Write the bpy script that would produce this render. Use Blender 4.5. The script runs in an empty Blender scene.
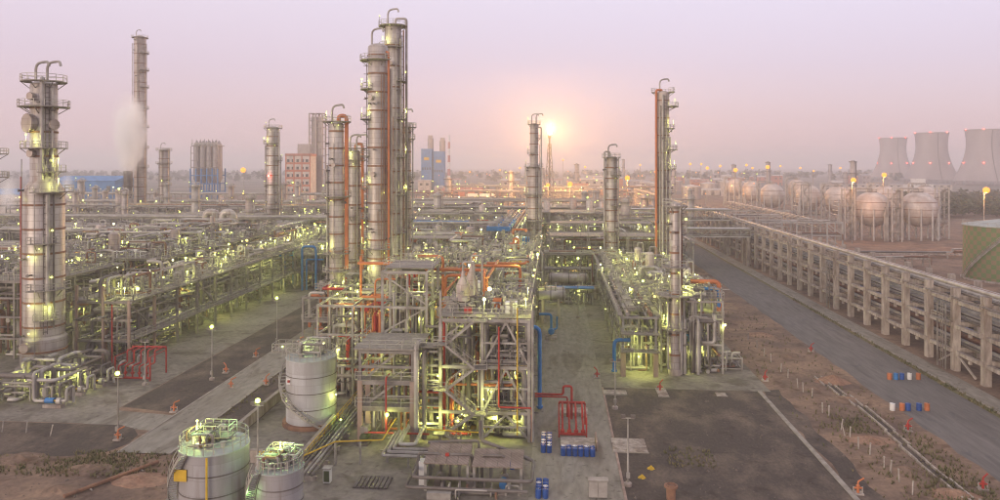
import bpy, bmesh, math, random
from mathutils import Vector, Matrix
R = math.radians
SC = bpy.context.scene
COL = SC.collection
rng = random.Random(7)

# ------------------------------------------------------------------ camera
H, F, YAW = 36.0, 720.0, R(4.45)          # eye height (m), focal length (px of a 1000 px frame), yaw
cam = bpy.data.cameras.new('camera')
cam.sensor_width = 36.0
cam.lens = 36.0 * F / 1000.0
cam.shift_y = -0.085                        # level camera, rising-front crop: verticals stay vertical
cam.clip_start, cam.clip_end = 0.5, 20000
camo = bpy.data.objects.new('camera', cam)
camo.location = (0, 0, H)
camo.rotation_euler = (R(90), 0, YAW)
COL.objects.link(camo)
SC.camera = camo

# ------------------------------------------------------------------ sky and light
SUN_EL, SUN_AZ = R(7), R(217)               # low sun behind the camera's shoulder, dimmed by haze
w = bpy.data.worlds.new('World')
SC.world = w
w.use_nodes = True
nt = w.node_tree
nt.nodes.clear()
out = nt.nodes.new('ShaderNodeOutputWorld')
bg = nt.nodes.new('ShaderNodeBackground')
sky = nt.nodes.new('ShaderNodeTexSky')
sky.sky_type = 'NISHITA'
sky.sun_disc = False
sky.sun_elevation = SUN_EL
sky.sun_rotation = SUN_AZ
sky.altitude = 0
sky.air_density = 1.0
sky.dust_density = 4.0
sky.ozone_density = 4.0
tc = nt.nodes.new('ShaderNodeTexCoord')
sep = nt.nodes.new('ShaderNodeSeparateXYZ')
ramp = nt.nodes.new('ShaderNodeValToRGB')   # the lilac dusk haze layer over the whole dome
cr = ramp.color_ramp
cr.elements[0].position = 0.0
cr.elements[0].color = (.72, .50, .52, 1)
cr.elements[1].position = 1.0
cr.elements[1].color = (.78, .71, .72, 1)
for p, c in ((.06, (.70, .51, .56)), (.13, (.69, .535, .615)), (.24, (.77, .65, .73)), (.5, (.82, .73, .76))):
    e = cr.elements.new(p)
    e.color = (*c, 1)
scl = nt.nodes.new('ShaderNodeVectorMath')
scl.operation = 'SCALE'
scl.inputs['Scale'].default_value = 0.07
addn = nt.nodes.new('ShaderNodeVectorMath')
addn.operation = 'ADD'
L = nt.links.new
L(tc.outputs['Generated'], sep.inputs[0])
L(sep.outputs['Z'], ramp.inputs['Fac'])
L(sky.outputs[0], scl.inputs[0])
L(scl.outputs[0], addn.inputs[0])
L(ramp.outputs['Color'], addn.inputs[1])
L(addn.outputs[0], bg.inputs['Color'])
bg.inputs['Strength'].default_value = 1.0
L(bg.outputs[0], out.inputs['Surface'])

sun = bpy.data.lights.new('sun', 'SUN')
sun.energy = 1.55
sun.angle = R(16)
sun.color = (1.0, .80, .62)
suno = bpy.data.objects.new('sun', sun)
suno.rotation_euler = (R(90) - SUN_EL, 0, math.pi - SUN_AZ)
suno.location = (0, 0, 200)
COL.objects.link(suno)

SC.view_settings.view_transform = 'Standard'
SC.view_settings.look = 'None'
SC.view_settings.gamma = 1.0
SC.view_settings.exposure = 0.08
SC.view_settings.use_curve_mapping = False
cy = SC.cycles
cy.use_denoising = True
cy.filter_width = 1.05
cy.max_bounces = 8
cy.diffuse_bounces = 3
cy.glossy_bounces = 2
cy.transmission_bounces = 2
cy.transparent_max_bounces = 8
cy.volume_bounces = 6
cy.sample_clamp_indirect = 3.0
cy.sample_clamp_direct = 40.0
cy.use_light_tree = True
cy.caustics_reflective = False
cy.caustics_refractive = False
cy.volume_max_steps = 128
cy.volume_step_rate = 1.0


def gp(x, y):
    """ground point under a pixel of the 1000x500 survey photograph"""
    D = F * H / (y - 165.0)
    la = (x - 500.0) / F * D
    return la * math.cos(YAW) - D * math.sin(YAW), D * math.cos(YAW) + la * math.sin(YAW)


def dp(x, D):
    """plan position at depth D in the direction of photo column x"""
    la = (x - 500.0) / F * D
    return la * math.cos(YAW) - D * math.sin(YAW), D * math.cos(YAW) + la * math.sin(YAW)


def zp(y, D):
    return H - (y - 165.0) * D / F


# ------------------------------------------------------------------ materials
MAT = {}


def mat(name, col, rough=.7, metal=0.0, var=.25, scale=1.0, stretch=(1, 1, 1), col2=None, bump=0.0, spec=.3, fine=0.0, lo=.35, hi=.65):
    """base colour broken up by world-space noise: col towards col2 (or a darker col)"""
    m = bpy.data.materials.new(name)
    m.use_nodes = True
    n = m.node_tree
    b = n.nodes['Principled BSDF']
    b.inputs['Roughness'].default_value = rough
    b.inputs['Metallic'].default_value = metal
    b.inputs['Specular IOR Level'].default_value = spec
    g = n.nodes.new('ShaderNodeNewGeometry')
    mp = n.nodes.new('ShaderNodeMapping')
    mp.inputs['Scale'].default_value = stretch
    nz = n.nodes.new('ShaderNodeTexNoise')
    nz.inputs['Scale'].default_value = scale
    nz.inputs['Detail'].default_value = 5
    nz.inputs['Roughness'].default_value = .62
    rp = n.nodes.new('ShaderNodeValToRGB')
    c2 = col2 or tuple(c * (1 - var) for c in col)
    rp.color_ramp.elements[0].position = lo
    rp.color_ramp.elements[0].color = (*c2, 1)
    rp.color_ramp.elements[1].position = hi
    rp.color_ramp.elements[1].color = (*col, 1)
    n.links.new(g.outputs['Position'], mp.inputs[0])
    n.links.new(mp.outputs[0], nz.inputs['Vector'])
    n.links.new(nz.outputs['Fac'], rp.inputs[0])
    last = rp.outputs[0]
    if fine:
        n2 = n.nodes.new('ShaderNodeTexNoise')
        n2.inputs['Scale'].default_value = fine
        n2.inputs['Detail'].default_value = 3
        mx = n.nodes.new('ShaderNodeMix')
        mx.data_type = 'RGBA'
        mx.blend_type = 'OVERLAY'
        mx.inputs[0].default_value = .45
        n.links.new(mp.outputs[0], n2.inputs['Vector'])
        n.links.new(last, mx.inputs[6])
        n.links.new(n2.outputs['Fac'], mx.inputs[7])
        last = mx.outputs[2]
    n.links.new(last, b.inputs['Base Color'])
    if bump:
        bp = n.nodes.new('ShaderNodeBump')
        bp.inputs['Strength'].default_value = bump
        bp.inputs['Distance'].default_value = .05
        n.links.new(nz.outputs['Fac'], bp.inputs['Height'])
        n.links.new(bp.outputs[0], b.inputs['Normal'])
    MAT[name] = m
    return m


def emis(name, col, s):
    m = bpy.data.materials.new(name)
    m.use_nodes = True
    b = m.node_tree.nodes['Principled BSDF']
    b.inputs['Base Color'].default_value = (.02, .02, .02, 1)
    b.inputs['Emission Color'].default_value = (*col, 1)
    b.inputs['Emission Strength'].default_value = s
    MAT[name] = m
    return m


mat('dirt', (.27, .18, .122), .95, scale=.11, col2=(.125, .085, .068), fine=1.6, bump=.3)
mat('farland', (.23, .18, .15), .95, scale=.012, col2=(.09, .095, .07), fine=.2)
mat('gravel', (.185, .138, .105), .95, scale=.2, stretch=(1, .6, 1), col2=(.074, .057, .049), fine=3.0, bump=.4, lo=.46, hi=.74)
mat('concrete_pad', (.25, .22, .185), .9, scale=.09, col2=(.155, .135, .115), fine=1.2)
mat('concrete_path', (.265, .24, .205), .9, scale=.3, stretch=(1, .3, 1), col2=(.21, .185, .155), fine=1.4)
mat('asphalt', (.135, .126, .124), .85, scale=.06, stretch=(1, .12, 1), col2=(.098, .091, .090), fine=1.5)
mat('concrete', (.42, .365, .32), .9, scale=.5, stretch=(1, 1, .25), col2=(.25, .205, .18), fine=2.0)
mat('fireproof', (.36, .27, .225), .9, scale=.6, stretch=(1, 1, .3), col2=(.24, .165, .135))
mat('kerbstone', (.36, .32, .28), .9, scale=.6, col2=(.22, .19, .16))
mat('steel', (.29, .265, .245), .6, .1, scale=.4, col2=(.14, .12, .11))
mat('galv', (.40, .375, .345), .55, .1, scale=.5, col2=(.21, .185, .165))
mat('palesteel', (.48, .46, .44), .55, .05, scale=.5, var=.25)
mat('spherepaint', (.60, .53, .49), .5, .1, scale=.35, stretch=(1, 1, .2), col2=(.45, .38, .35), spec=.4)
mat('darksteel', (.17, .15, .14), .6, .3, scale=.5, col2=(.10, .08, .075))
mat('deck', (.29, .265, .23), .8, .1, scale=.8, col2=(.22, .19, .165), fine=3)
mat('rail', (.42, .395, .35), .5, .25, scale=.5, var=.3)
mat('clad', (.50, .455, .43), .45, .2, scale=.35, stretch=(1, 1, .12), col2=(.31, .265, .245), lo=.3, hi=.6, spec=.5)
mat('clad_warm', (.47, .40, .365), .5, .15, scale=.35, stretch=(1, 1, .1), col2=(.29, .225, .195), lo=.3, hi=.6, spec=.5)
mat('pipe', (.46, .425, .395), .5, .15, scale=.3, col2=(.24, .215, .195), spec=.5)
mat('pipe_dull', (.20, .18, .17), .6, .3, scale=.3, col2=(.12, .10, .09))
mat('pipe_rust', (.27, .15, .10), .8, .1, scale=.6, col2=(.18, .10, .075))
mat('orange', (.52, .175, .075), .6, 0, scale=.5, var=.3)
mat('red', (.42, .045, .035), .55, 0, scale=.8, var=.35)
mat('blue', (.05, .20, .48), .5, 0, scale=.8, var=.3)
mat('drumblue', (.03, .09, .32), .45, 0, scale=.8, var=.3)
mat('yellow', (.62, .40, .04), .6, 0, scale=.8, var=.25)
mat('white', (.72, .70, .68), .5, 0, scale=.5, var=.2)
mat('postwhite', (.44, .39, .35), .8, 0, scale=2.0, var=.4)
mat('tankwhite', (.50, .50, .52), .5, 0, scale=.4, stretch=(1, 1, .12), col2=(.34, .32, .31), lo=.25, hi=.6)
mat('tankgrey', (.36, .35, .36), .55, 0, scale=.5, stretch=(1, 1, .12), col2=(.25, .23, .225), lo=.25, hi=.6)
mat('tankroof', (.40, .42, .40), .6, 0, scale=.5, var=.3)
mat('rust', (.30, .16, .10), .85, 0, scale=.8, col2=(.16, .09, .065))
mat('blueroof', (.10, .27, .55), .55, .1, scale=.3, var=.25)
mat('bluewall', (.09, .24, .50), .6, .1, scale=.3, var=.25)
mat('silo', (.36, .33, .33), .6, .2, scale=.3, var=.25)
mat('orangewall', (.50, .19, .12), .8, 0, scale=.3, var=.25)
mat('plaster', (.55, .50, .46), .85, 0, scale=.2, var=.25)
mat('roofbrown', (.30, .24, .21), .8, .1, scale=.6, col2=(.19, .145, .12))
mat('redroof', (.42, .19, .14), .85, 0, scale=.3, var=.3)
mat('leaf', (.085, .10, .045), .9, 0, scale=.3, col2=(.045, .055, .03))
mat('drygrass', (.20, .16, .085), .95, 0, scale=.6, col2=(.10, .11, .045))
mat('cooling', (.38, .33, .32), .9, 0, scale=.03, stretch=(1, 1, .25), col2=(.29, .25, .245))
mat('black', (.03, .03, .03), .7, 0, var=.2)
mat('glass', (.05, .06, .07), .15, 0, var=.2, spec=.5)
emis('lampgreen', (.78, 1.0, .12), 8)
emis('lampwhite', (1.0, .92, .42), 4.5)
emis('lampyellow', (1.0, .72, .16), 3.5)
emis('lampsoft', (.95, 1.0, .2), 3)
emis('lampwarm', (1.0, .31, .035), 2.2)
emis('lampred', (1.0, .06, .04), 22)
emis('flame', (1.0, .50, .15), 4800)

def seams(name, w_, h_, amt=.35):
    """cladding sheets: darker joints laid over the material's colour, following height and plan position"""
    m = MAT[name]
    n = m.node_tree
    b = n.nodes['Principled BSDF']
    src = b.inputs['Base Color'].links[0].from_socket
    g = n.nodes.new('ShaderNodeNewGeometry')
    s3 = n.nodes.new('ShaderNodeSeparateXYZ')
    ad = n.nodes.new('ShaderNodeMath')
    ad.operation = 'ADD'
    cb = n.nodes.new('ShaderNodeCombineXYZ')
    br = n.nodes.new('ShaderNodeTexBrick')
    br.inputs['Color1'].default_value = (1, 1, 1, 1)
    br.inputs['Color2'].default_value = (.84, .82, .80, 1)
    br.inputs['Mortar'].default_value = (1 - amt, 1 - amt * 1.1, 1 - amt * 1.2, 1)
    br.inputs['Scale'].default_value = 1.0
    br.inputs['Mortar Size'].default_value = .05
    br.inputs['Brick Width'].default_value = w_
    br.inputs['Row Height'].default_value = h_
    mx = n.nodes.new('ShaderNodeMix')
    mx.data_type = 'RGBA'
    mx.blend_type = 'MULTIPLY'
    mx.inputs[0].default_value = 1
    k = n.links.new
    k(g.outputs['Position'], s3.inputs[0])
    k(s3.outputs[0], ad.inputs[0]); k(s3.outputs[1], ad.inputs[1])
    k(ad.outputs[0], cb.inputs[0]); k(s3.outputs[2], cb.inputs[1])
    k(cb.outputs[0], br.inputs['Vector'])
    k(src, mx.inputs[6]); k(br.outputs['Color'], mx.inputs[7])
    k(mx.outputs[2], b.inputs['Base Color'])


def stains(name, scale, lo, hi, dark, stretch=(1, 1, 1)):
    """oil and water stains: patches with edges of their own, darker than the slab"""
    n = MAT[name].node_tree
    b = n.nodes['Principled BSDF']
    src = b.inputs['Base Color'].links[0].from_socket
    g = n.nodes.new('ShaderNodeNewGeometry')
    mp = n.nodes.new('ShaderNodeMapping')
    mp.inputs['Scale'].default_value = stretch
    mp.inputs['Location'].default_value = (scale * 37, 11, 3)
    nz = n.nodes.new('ShaderNodeTexNoise')
    nz.inputs['Scale'].default_value = scale
    nz.inputs['Detail'].default_value = 6
    nz.inputs['Distortion'].default_value = .6
    rp = n.nodes.new('ShaderNodeValToRGB')
    rp.color_ramp.elements[0].position = lo
    rp.color_ramp.elements[0].color = (1, 1, 1, 1)
    rp.color_ramp.elements[1].position = hi
    rp.color_ramp.elements[1].color = (*dark, 1)
    mx = n.nodes.new('ShaderNodeMix')
    mx.data_type = 'RGBA'
    mx.blend_type = 'MULTIPLY'
    mx.inputs[0].default_value = 1
    k = n.links.new
    k(g.outputs['Position'], mp.inputs[0]); k(mp.outputs[0], nz.inputs['Vector']); k(nz.outputs['Fac'], rp.inputs[0])
    k(src, mx.inputs[6]); k(rp.outputs[0], mx.inputs[7]); k(mx.outputs[2], b.inputs['Base Color'])


stains('concrete_pad', .22, .54, .66, (.62, .58, .54))
stains('concrete_pad', .9, .6, .72, (.6, .56, .52))
stains('concrete_path', .35, .56, .68, (.68, .64, .6), (1, .25, 1))
stains('concrete_path', 1.1, .62, .7, (.6, .57, .54))
stains('asphalt', .3, .56, .7, (.72, .71, .72), (1, .2, 1))
stains('asphalt', .8, .36, .30, (1.22, 1.18, 1.12), (1, .5, 1))
stains('gravel', .5, .58, .7, (.7, .66, .64))
stains('dirt', .35, .55, .68, (.62, .56, .52))
stains('tankgrey', .5, .55, .68, (.72, .64, .58), (1, 1, .12))
stains('tankwhite', .5, .58, .7, (.8, .73, .66), (1, 1, .12))
stains('clad', .6, .56, .68, (.74, .64, .56), (1, 1, .1))
stains('concrete', .5, .56, .68, (.68, .62, .58), (1, 1, .2))
seams('clad', 2.2, 1.1)
seams('clad_warm', 2.2, 1.1)
seams('spherepaint', 2.6, 1.6, .22)
seams('tankwhite', 3.0, 1.5, .18)
seams('tankgrey', 3.0, 1.5, .18)
seams('bluewall', 5.0, 60.0, .2)
seams('blueroof', 3.0, 60.0, .2)
seams('roofbrown', .5, 60.0, .3)

# ------------------------------------------------------------------ mesh helpers
_unit = {}


def newmesh(name, vs, fs, m, smooth=False):
    me = bpy.data.meshes.new(name)
    me.from_pydata(vs, [], fs)
    if smooth:
        me.polygons.foreach_set('use_smooth', [True] * len(me.polygons))
        try:
            me.set_sharp_from_angle(angle=R(40))
        except Exception:
            pass
    me.materials.append(MAT[m])
    return me


def box_vf(x0, x1, y0, y1, z0, z1):
    vs = [(x0, y0, z0), (x1, y0, z0), (x1, y1, z0), (x0, y1, z0), (x0, y0, z1), (x1, y0, z1), (x1, y1, z1), (x0, y1, z1)]
    fs = [(3, 2, 1, 0), (4, 5, 6, 7), (0, 1, 5, 4), (1, 2, 6, 5), (2, 3, 7, 6), (3, 0, 4, 7)]
    return vs, fs


def unit(kind, m):
    k = (kind, m)
    if k in _unit:
        return _unit[k]
    if kind == 'box':
        vs, fs = box_vf(-.5, .5, -.5, .5, 0, 1)
        me = newmesh('unit_box', vs, fs, m)
    elif kind == 'cyl':
        n = 12
        vs = [(math.cos(2 * math.pi * i / n), math.sin(2 * math.pi * i / n), z) for z in (0, 1) for i in range(n)]
        fs = [(i, (i + 1) % n, n + (i + 1) % n, n + i) for i in range(n)] + [tuple(range(n))[::-1], tuple(range(n, 2 * n))]
        me = newmesh('unit_cylinder', vs, fs, m, True)
    elif kind == 'hex':
        n = 7
        vs = [(math.cos(2 * math.pi * i / n), math.sin(2 * math.pi * i / n), z) for z in (0, 1) for i in range(n)]
        fs = [(i, (i + 1) % n, n + (i + 1) % n, n + i) for i in range(n)] + [tuple(range(n))[::-1], tuple(range(n, 2 * n))]
        me = newmesh('unit_rod', vs, fs, m, True)
    elif kind == 'ball':
        bm = bmesh.new()
        bmesh.ops.create_icosphere(bm, subdivisions=2, radius=1)
        me = bpy.data.meshes.new('unit_ball')
        bm.to_mesh(me)
        bm.free()
        me.materials.append(MAT[m])
    _unit[k] = me
    return me


def zmat(p, q, sx, sy):
    """matrix taking the unit z segment to p-q with cross scales sx, sy"""
    p, q = Vector(p), Vector(q)
    d = q - p
    ln = d.length or 1e-6
    z = d / ln
    if abs(z.z) > .999:
        x = Vector((1, 0, 0))
    else:
        x = Vector((0, 0, 1)).cross(z).normalized()
    y = z.cross(x)
    M = Matrix(((x.x * sx, y.x * sy, z.x * ln, p.x), (x.y * sx, y.y * sy, z.y * ln, p.y), (x.z * sx, y.z * sy, z.z * ln, p.z), (0, 0, 0, 1)))
    return M


def ring(c, t, n, r, up=None):
    t = t.normalized()
    a = Vector((0, 0, 1)) if abs(t.z) < .95 else Vector((1, 0, 0))
    x = a.cross(t).normalized()
    y = t.cross(x)
    return [c + (x * math.cos(2 * math.pi * i / n) + y * math.sin(2 * math.pi * i / n)) * r for i in range(n)]


def fillet(pts, rad, k=3):
    pts = [Vector(p) for p in pts]
    o = [pts[0]]
    for i in range(1, len(pts) - 1):
        a, b, c = pts[i - 1], pts[i], pts[i + 1]
        u, v = (a - b), (c - b)
        if u.length < 1e-5 or v.length < 1e-5:
            continue
        q = min(rad, u.length * .48, v.length * .48)
        p0, p1 = b + u.normalized() * q, b + v.normalized() * q
        for j in range(k + 1):
            s = j / k
            o.append(p0 * (1 - s) ** 2 + b * 2 * s * (1 - s) + p1 * s * s)
    o.append(pts[-1])
    return o


def tube_vf(pts, r, n=8, rad=None, caps=True):
    P = fillet(pts, rad if rad is not None else r * 2.2) if len(pts) > 2 else [Vector(p) for p in pts]
    vs, fs = [], []
    xprev = None
    for i, p in enumerate(P):
        if i == 0:
            t = P[1] - P[0]
        elif i == len(P) - 1:
            t = P[-1] - P[-2]
        else:
            t = (P[i + 1] - p).normalized() + (p - P[i - 1]).normalized()
        t = t.normalized()
        if xprev is None:
            a = Vector((0, 0, 1)) if abs(t.z) < .9 else Vector((1, 0, 0))
            x = a.cross(t).normalized()
        else:
            x = (xprev - t * xprev.dot(t)).normalized()
        xprev = x
        y = t.cross(x)
        for j in range(n):
            an = 2 * math.pi * j / n
            vs.append(tuple(p + (x * math.cos(an) + y * math.sin(an)) * r))
    for i in range(len(P) - 1):
        for j in range(n):
            a, b = i * n + j, i * n + (j + 1) % n
            fs.append((a, b, b + n, a + n))
    if caps:
        fs.append(tuple(range(n))[::-1])
        fs.append(tuple(range(len(vs) - n, len(vs))))
    return vs, fs


def lathe_vf(prof, n=24, c=(0, 0, 0), axis='z', a0=0, a1=None):
    """revolve (r, h) pairs about an axis through c"""
    full = a1 is None
    vs, fs = [], []
    m = n if full else n + 1
    for r, h in prof:
        for j in range(m):
            a = 2 * math.pi * j / n if full else a0 + (a1 - a0) * j / n
            u, v = r * math.cos(a), r * math.sin(a)
            if axis == 'z':
                p = (c[0] + u, c[1] + v, c[2] + h)
            elif axis == 'y':
                p = (c[0] + v, c[1] + h, c[2] + u)
            else:
                p = (c[0] + h, c[1] + u, c[2] + v)
            vs.append(p)
    for i in range(len(prof) - 1):
        for j in range(n if full else n):
            k = (j + 1) % m if full else j + 1
            fs.append((i * m + j, i * m + k, (i + 1) * m + k, (i + 1) * m + j))
    if full:
        if prof[0][0] > 1e-4:
            fs.append(tuple(range(m))[::-1])
        if prof[-1][0] > 1e-4:
            fs.append(tuple(range((len(prof) - 1) * m, len(prof) * m)))
    return vs, fs


def merge(parts):
    vs, fs = [], []
    for v, f in parts:
        o = len(vs)
        vs += [tuple(p) for p in v]
        fs += [tuple(i + o for i in q) for q in f]
    return vs, fs


def beam_vf(p, q, w, h):
    M = zmat(p, q, w, h)
    v, f = box_vf(-.5, .5, -.5, .5, 0, 1)
    return [tuple(M @ Vector(a)) for a in v], f


def rail_vf(pts, closed=False, hgt=1.1, th=.07, step=2.0):
    P = [Vector(p) for p in pts]
    if closed:
        P.append(P[0])
    parts = []
    for i in range(len(P) - 1):
        a, b = P[i], P[i + 1]
        n = max(1, int((b - a).length / step))
        for k in (hgt, hgt * .55):
            parts.append(beam_vf(a + Vector((0, 0, k)), b + Vector((0, 0, k)), th, th))
        for j in range(n + (1 if i == len(P) - 2 and not closed else 0)):
            c = a.lerp(b, j / n)
            parts.append(beam_vf(c, c + Vector((0, 0, hgt)), th, th))
    return merge(parts)


class T:
    """a top-level thing: an Empty at its base that parents its parts (all coordinates are world coordinates)"""

    def __init__(s, name, label, cat, loc=(0, 0, 0), group=None, kind=None):
        o = bpy.data.objects.new(name, None)
        COL.objects.link(o)
        o.empty_display_size = .5
        o.location = loc
        s.o = o
        s.inv = Matrix.Translation(-Vector(loc))
        o['label'] = label
        if cat:
            o['category'] = cat
        if group:
            o['group'] = group
        o['kind'] = kind or 'thing'

    def put(s, name, me, M=None, under=None):
        o = bpy.data.objects.new(name, me)
        COL.objects.link(o)
        if M is not None:
            o.matrix_basis = M
        if under is None:
            o.parent = s.o
            o.matrix_parent_inverse = s.inv
        else:
            o.parent = under
            o.matrix_parent_inverse = s.inv_of(under)
        return o

    def inv_of(s, u):
        return (s.inv.inverted() @ Matrix.Identity(4) @ s.inv @ u.matrix_basis).inverted()

    def box(s, name, x0, x1, y0, y1, z0, z1, m, under=None):
        M = Matrix(((x1 - x0, 0, 0, (x0 + x1) / 2), (0, y1 - y0, 0, (y0 + y1) / 2), (0, 0, z1 - z0, z0), (0, 0, 0, 1)))
        return s.put(name, unit('box', m), M, under)

    def beam(s, name, p, q, w, h, m, under=None):
        return s.put(name, unit('box', m), zmat(p, q, w, h), under)

    def cyl(s, name, p, q, r, m, under=None, k='cyl'):
        return s.put(name, unit(k, m), zmat(p, q, r, r), under)

    def ball(s, name, p, r, m, under=None):
        return s.put(name, unit('ball', m), Matrix.Translation(p) @ Matrix.Scale(r, 4), under)

    def vf(s, name, g, m, smooth=False, under=None):
        return s.put(name, newmesh(name, g[0], g[1], m, smooth), None, under)

    def pipe(s, name, pts, r, m, under=None, n=8, rad=None):
        if len(pts) == 2:
            return s.cyl(name, pts[0], pts[1], r, m, under, 'cyl' if r > .3 else 'hex')
        return s.vf(name, tube_vf(pts, r, n, rad), m, True, under)

    def lathe(s, name, prof, c, m, n=24, axis='z', under=None):
        return s.vf(name, lathe_vf(prof, n, c, axis), m, True, under)

    def rail(s, pts, closed=False, under=None, m='rail', **k):
        return s.vf('railing', rail_vf(pts, closed, **k), m, False, under)


def single(name, label, cat, g, m, group=None, kind=None, smooth=False):
    o = bpy.data.objects.new(name, newmesh(name, g[0], g[1], m, smooth))
    COL.objects.link(o)
    if label:
        o['label'] = label
    if cat:
        o['category'] = cat
    if group:
        o['group'] = group
    if kind:
        o['kind'] = kind
    return o


def dup(root, loc, rz=0, label=None, sc=1.0):
    def cp(o, par):
        c = o.copy()
        COL.objects.link(c)
        c.parent = par
        for ch in o.children:
            cp(ch, c)
        return c
    r = root.copy()
    COL.objects.link(r)
    for ch in root.children:
        cp(ch, r)
    r.location = loc
    r.rotation_euler = (0, 0, rz)
    r.scale = (sc, sc, sc)
    if label:
        r['label'] = label
    return r


def sheet(name, pts, z, m, label=None, under=None):
    o = single(name, label, None, ([(x, y, z) for x, y in pts], [tuple(range(len(pts)))]), m, kind='structure')
    return o


def wavy(x0, x1, y0, y1, amp=.8, step=5, seed=1):
    """outline of a patch with uneven edges"""
    r = random.Random(seed)
    P = []
    def seg(a, b):
        n = max(1, int(math.dist(a, b) / step))
        for i in range(n):
            t = i / n
            P.append((a[0] + (b[0] - a[0]) * t + r.uniform(-amp, amp), a[1] + (b[1] - a[1]) * t + r.uniform(-amp, amp)))
    c = [(x0, y0), (x1, y0), (x1, y1), (x0, y1)]
    for i in range(4):
        seg(c[i], c[(i + 1) % 4])
    return P

# ------------------------------------------------------------------ ground
def gridsheet(name, x0, x1, y0, y1, nx, ny, z, m, kind='structure', amp=0):
    r = random.Random(3)
    vs = [(x0 + (x1 - x0) * i / nx, y0 + (y1 - y0) * j / ny, z + (r.uniform(-amp, amp) if 0 < i < nx and 0 < j < ny else 0)) for j in range(ny + 1) for i in range(nx + 1)]
    fs = [(j * (nx + 1) + i, j * (nx + 1) + i + 1, (j + 1) * (nx + 1) + i + 1, (j + 1) * (nx + 1) + i) for j in range(ny) for i in range(nx)]
    return single(name, None, None, (vs, fs), m, kind=kind)


sheet('ground', [(-5990, -50), (5990, -50), (5990, 8990), (-5990, 8990)], 0, 'farland')
sheet('plant_ground', [(-420, -30), (420, -30), (420, 900), (-420, 900)], .004, 'dirt')
# concrete aprons, paths and gravel beds
sheet('concrete_apron', [(-330, 95.5), (-64.5, 95.5), (-64.5, 320), (-330, 320)], .010, 'concrete_pad')
sheet('path', [(-54.5, 86), (-48, 86), (-48, 140), (-54.5, 140)], .12, 'concrete_path')
sheet('crossing', [(-66, 95.5), (-54.4, 93.5), (-54.4, 99.5), (-64.5, 101)], .016, 'concrete_path')
for x in (-54.6, -47.9):
    single('kerb', None, None, box_vf(x - .13, x + .13, 86, 140, 0, .16), 'kerbstone', kind='structure')
sheet('gravel_bed', [(-64.3, 102.5), (-54.75, 100.5), (-54.75, 215), (-64.3, 215)], .022, 'gravel')
sheet('gravel_bed', [(-47.75, 86), (-41.9, 86), (-41.9, 140), (-47.75, 140)], .022, 'gravel')
sheet('gravel_bed', [(-130, 95.3), (-60, 95.3), (-57.5, 94.2), (-55.6, 92), (-55, 89), (-56, 86.5), (-60, 84.6), (-75, 83), (-100, 84), (-130, 84)], .020, 'gravel')
sheet('concrete_apron', [(-64.4, 140.2), (-41.9, 140.2), (-41.9, 330), (-64.4, 330)], .012, 'concrete_pad')
sheet('concrete_apron', [(-41.9, 60), (7.2, 60), (7.2, 330), (-41.9, 330)], .014, 'concrete_pad')
sheet('street', [(-3, 55), (7.4, 55), (7.4, 330), (-3, 330)], .024, 'concrete_path')
sheet('gravel_bed', [(7.6, 55), (31.9, 55), (31.9, 117.2), (20, 117.4), (7.6, 117.4)], .020, 'gravel')
sheet('gravel_bed', wavy(32.7, 35.4, 62, 118, .5, 3, 5), .018, 'gravel')
sheet('concrete_apron', [(7.4, 117.4), (34, 117.2), (33.5, 240), (7.4, 240)], .026, 'concrete_pad')
single('kerb', None, None, box_vf(31.9, 32.5, 55, 117.2, 0, .14), 'kerbstone', kind='structure')
single('kerb', None, None, box_vf(7.35, 7.65, 60, 117.3, 0, .09), 'fireproof', kind='structure')
# road with kerbs and verge on the pipe-rack side
sheet('road', [(49.6, 20), (62.8, 20), (62.8, 900), (49.6, 900)], .030, 'asphalt')
sheet('road_shoulder', wavy(48.3, 50.2, 30, 600, .35, 4, 8), .034, 'dirt')
sheet('pavement', [(64.2, 20), (67.6, 20), (67.6, 700), (64.2, 700)], .13, 'concrete_path')
single('kerb', None, None, box_vf(63.9, 64.2, 20, 700, 0, .15), 'kerbstone', kind='structure')
sheet('grass_strip', wavy(62.9, 63.85, 60, 330, .25, 2.5, 11), .040, 'drygrass')
sheet('rack_floor', [(67.7, 20), (82, 20), (82, 700), (67.7, 700)], .020, 'dirt')
sheet('sphere_yard', [(95, 240), (330, 240), (330, 700), (95, 700)], .018, 'dirt')

# ------------------------------------------------------------------ builders
def sector_deck(c, r0, r1, a0, a1, z, th=.18, n=14):
    vs, fs = [], []
    for i in range(n + 1):
        a = a0 + (a1 - a0) * i / n
        for r in (r0, r1):
            for h in (z - th, z):
                vs.append((c[0] + r * math.cos(a), c[1] + r * math.sin(a), h))
    for i in range(n):
        o, p = i * 4, i * 4 + 4
        fs += [(o + 1, o + 3, p + 3, p + 1), (o, p, p + 2, o + 2), (o + 2, p + 2, p + 3, o + 3), (o, o + 1, p + 1, p)]
    fs += [(0, 2, 3, 1), (n * 4, n * 4 + 1, n * 4 + 3, n * 4 + 2)]
    return vs, fs


def lamp(t, p, r=.24, m='lampgreen', post=1.6, wash=270):
    """a floodlight on a short post, part of the thing it is bolted to"""
    if m == 'lampgreen' and rng.random() < .38:
        m = rng.choice(['lampwhite', 'lampwhite', 'lampyellow'])
    r *= rng.choice([.45, .5, .55, .6, .7, .8, 1.0, 1.25]) if post else .7
    if post:
        b = t.cyl('lamp_post', (p[0], p[1], p[2] - post), (p[0], p[1], p[2] - r * .7), .05, 'rail', None, 'hex')
        t.ball('lamp', p, r, m, b)
        if wash == 270 and p[1] < 330 and rng.random() < .5:
            t_light(t, (p[0], p[1] - .3, p[2] - .45), 260)
    else:
        t.ball('lamp', p, r, m)
        if wash:      # the lamp's own light, just below its globe
            t_light(t, (p[0], p[1], p[2] - r - .12), wash)


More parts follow.
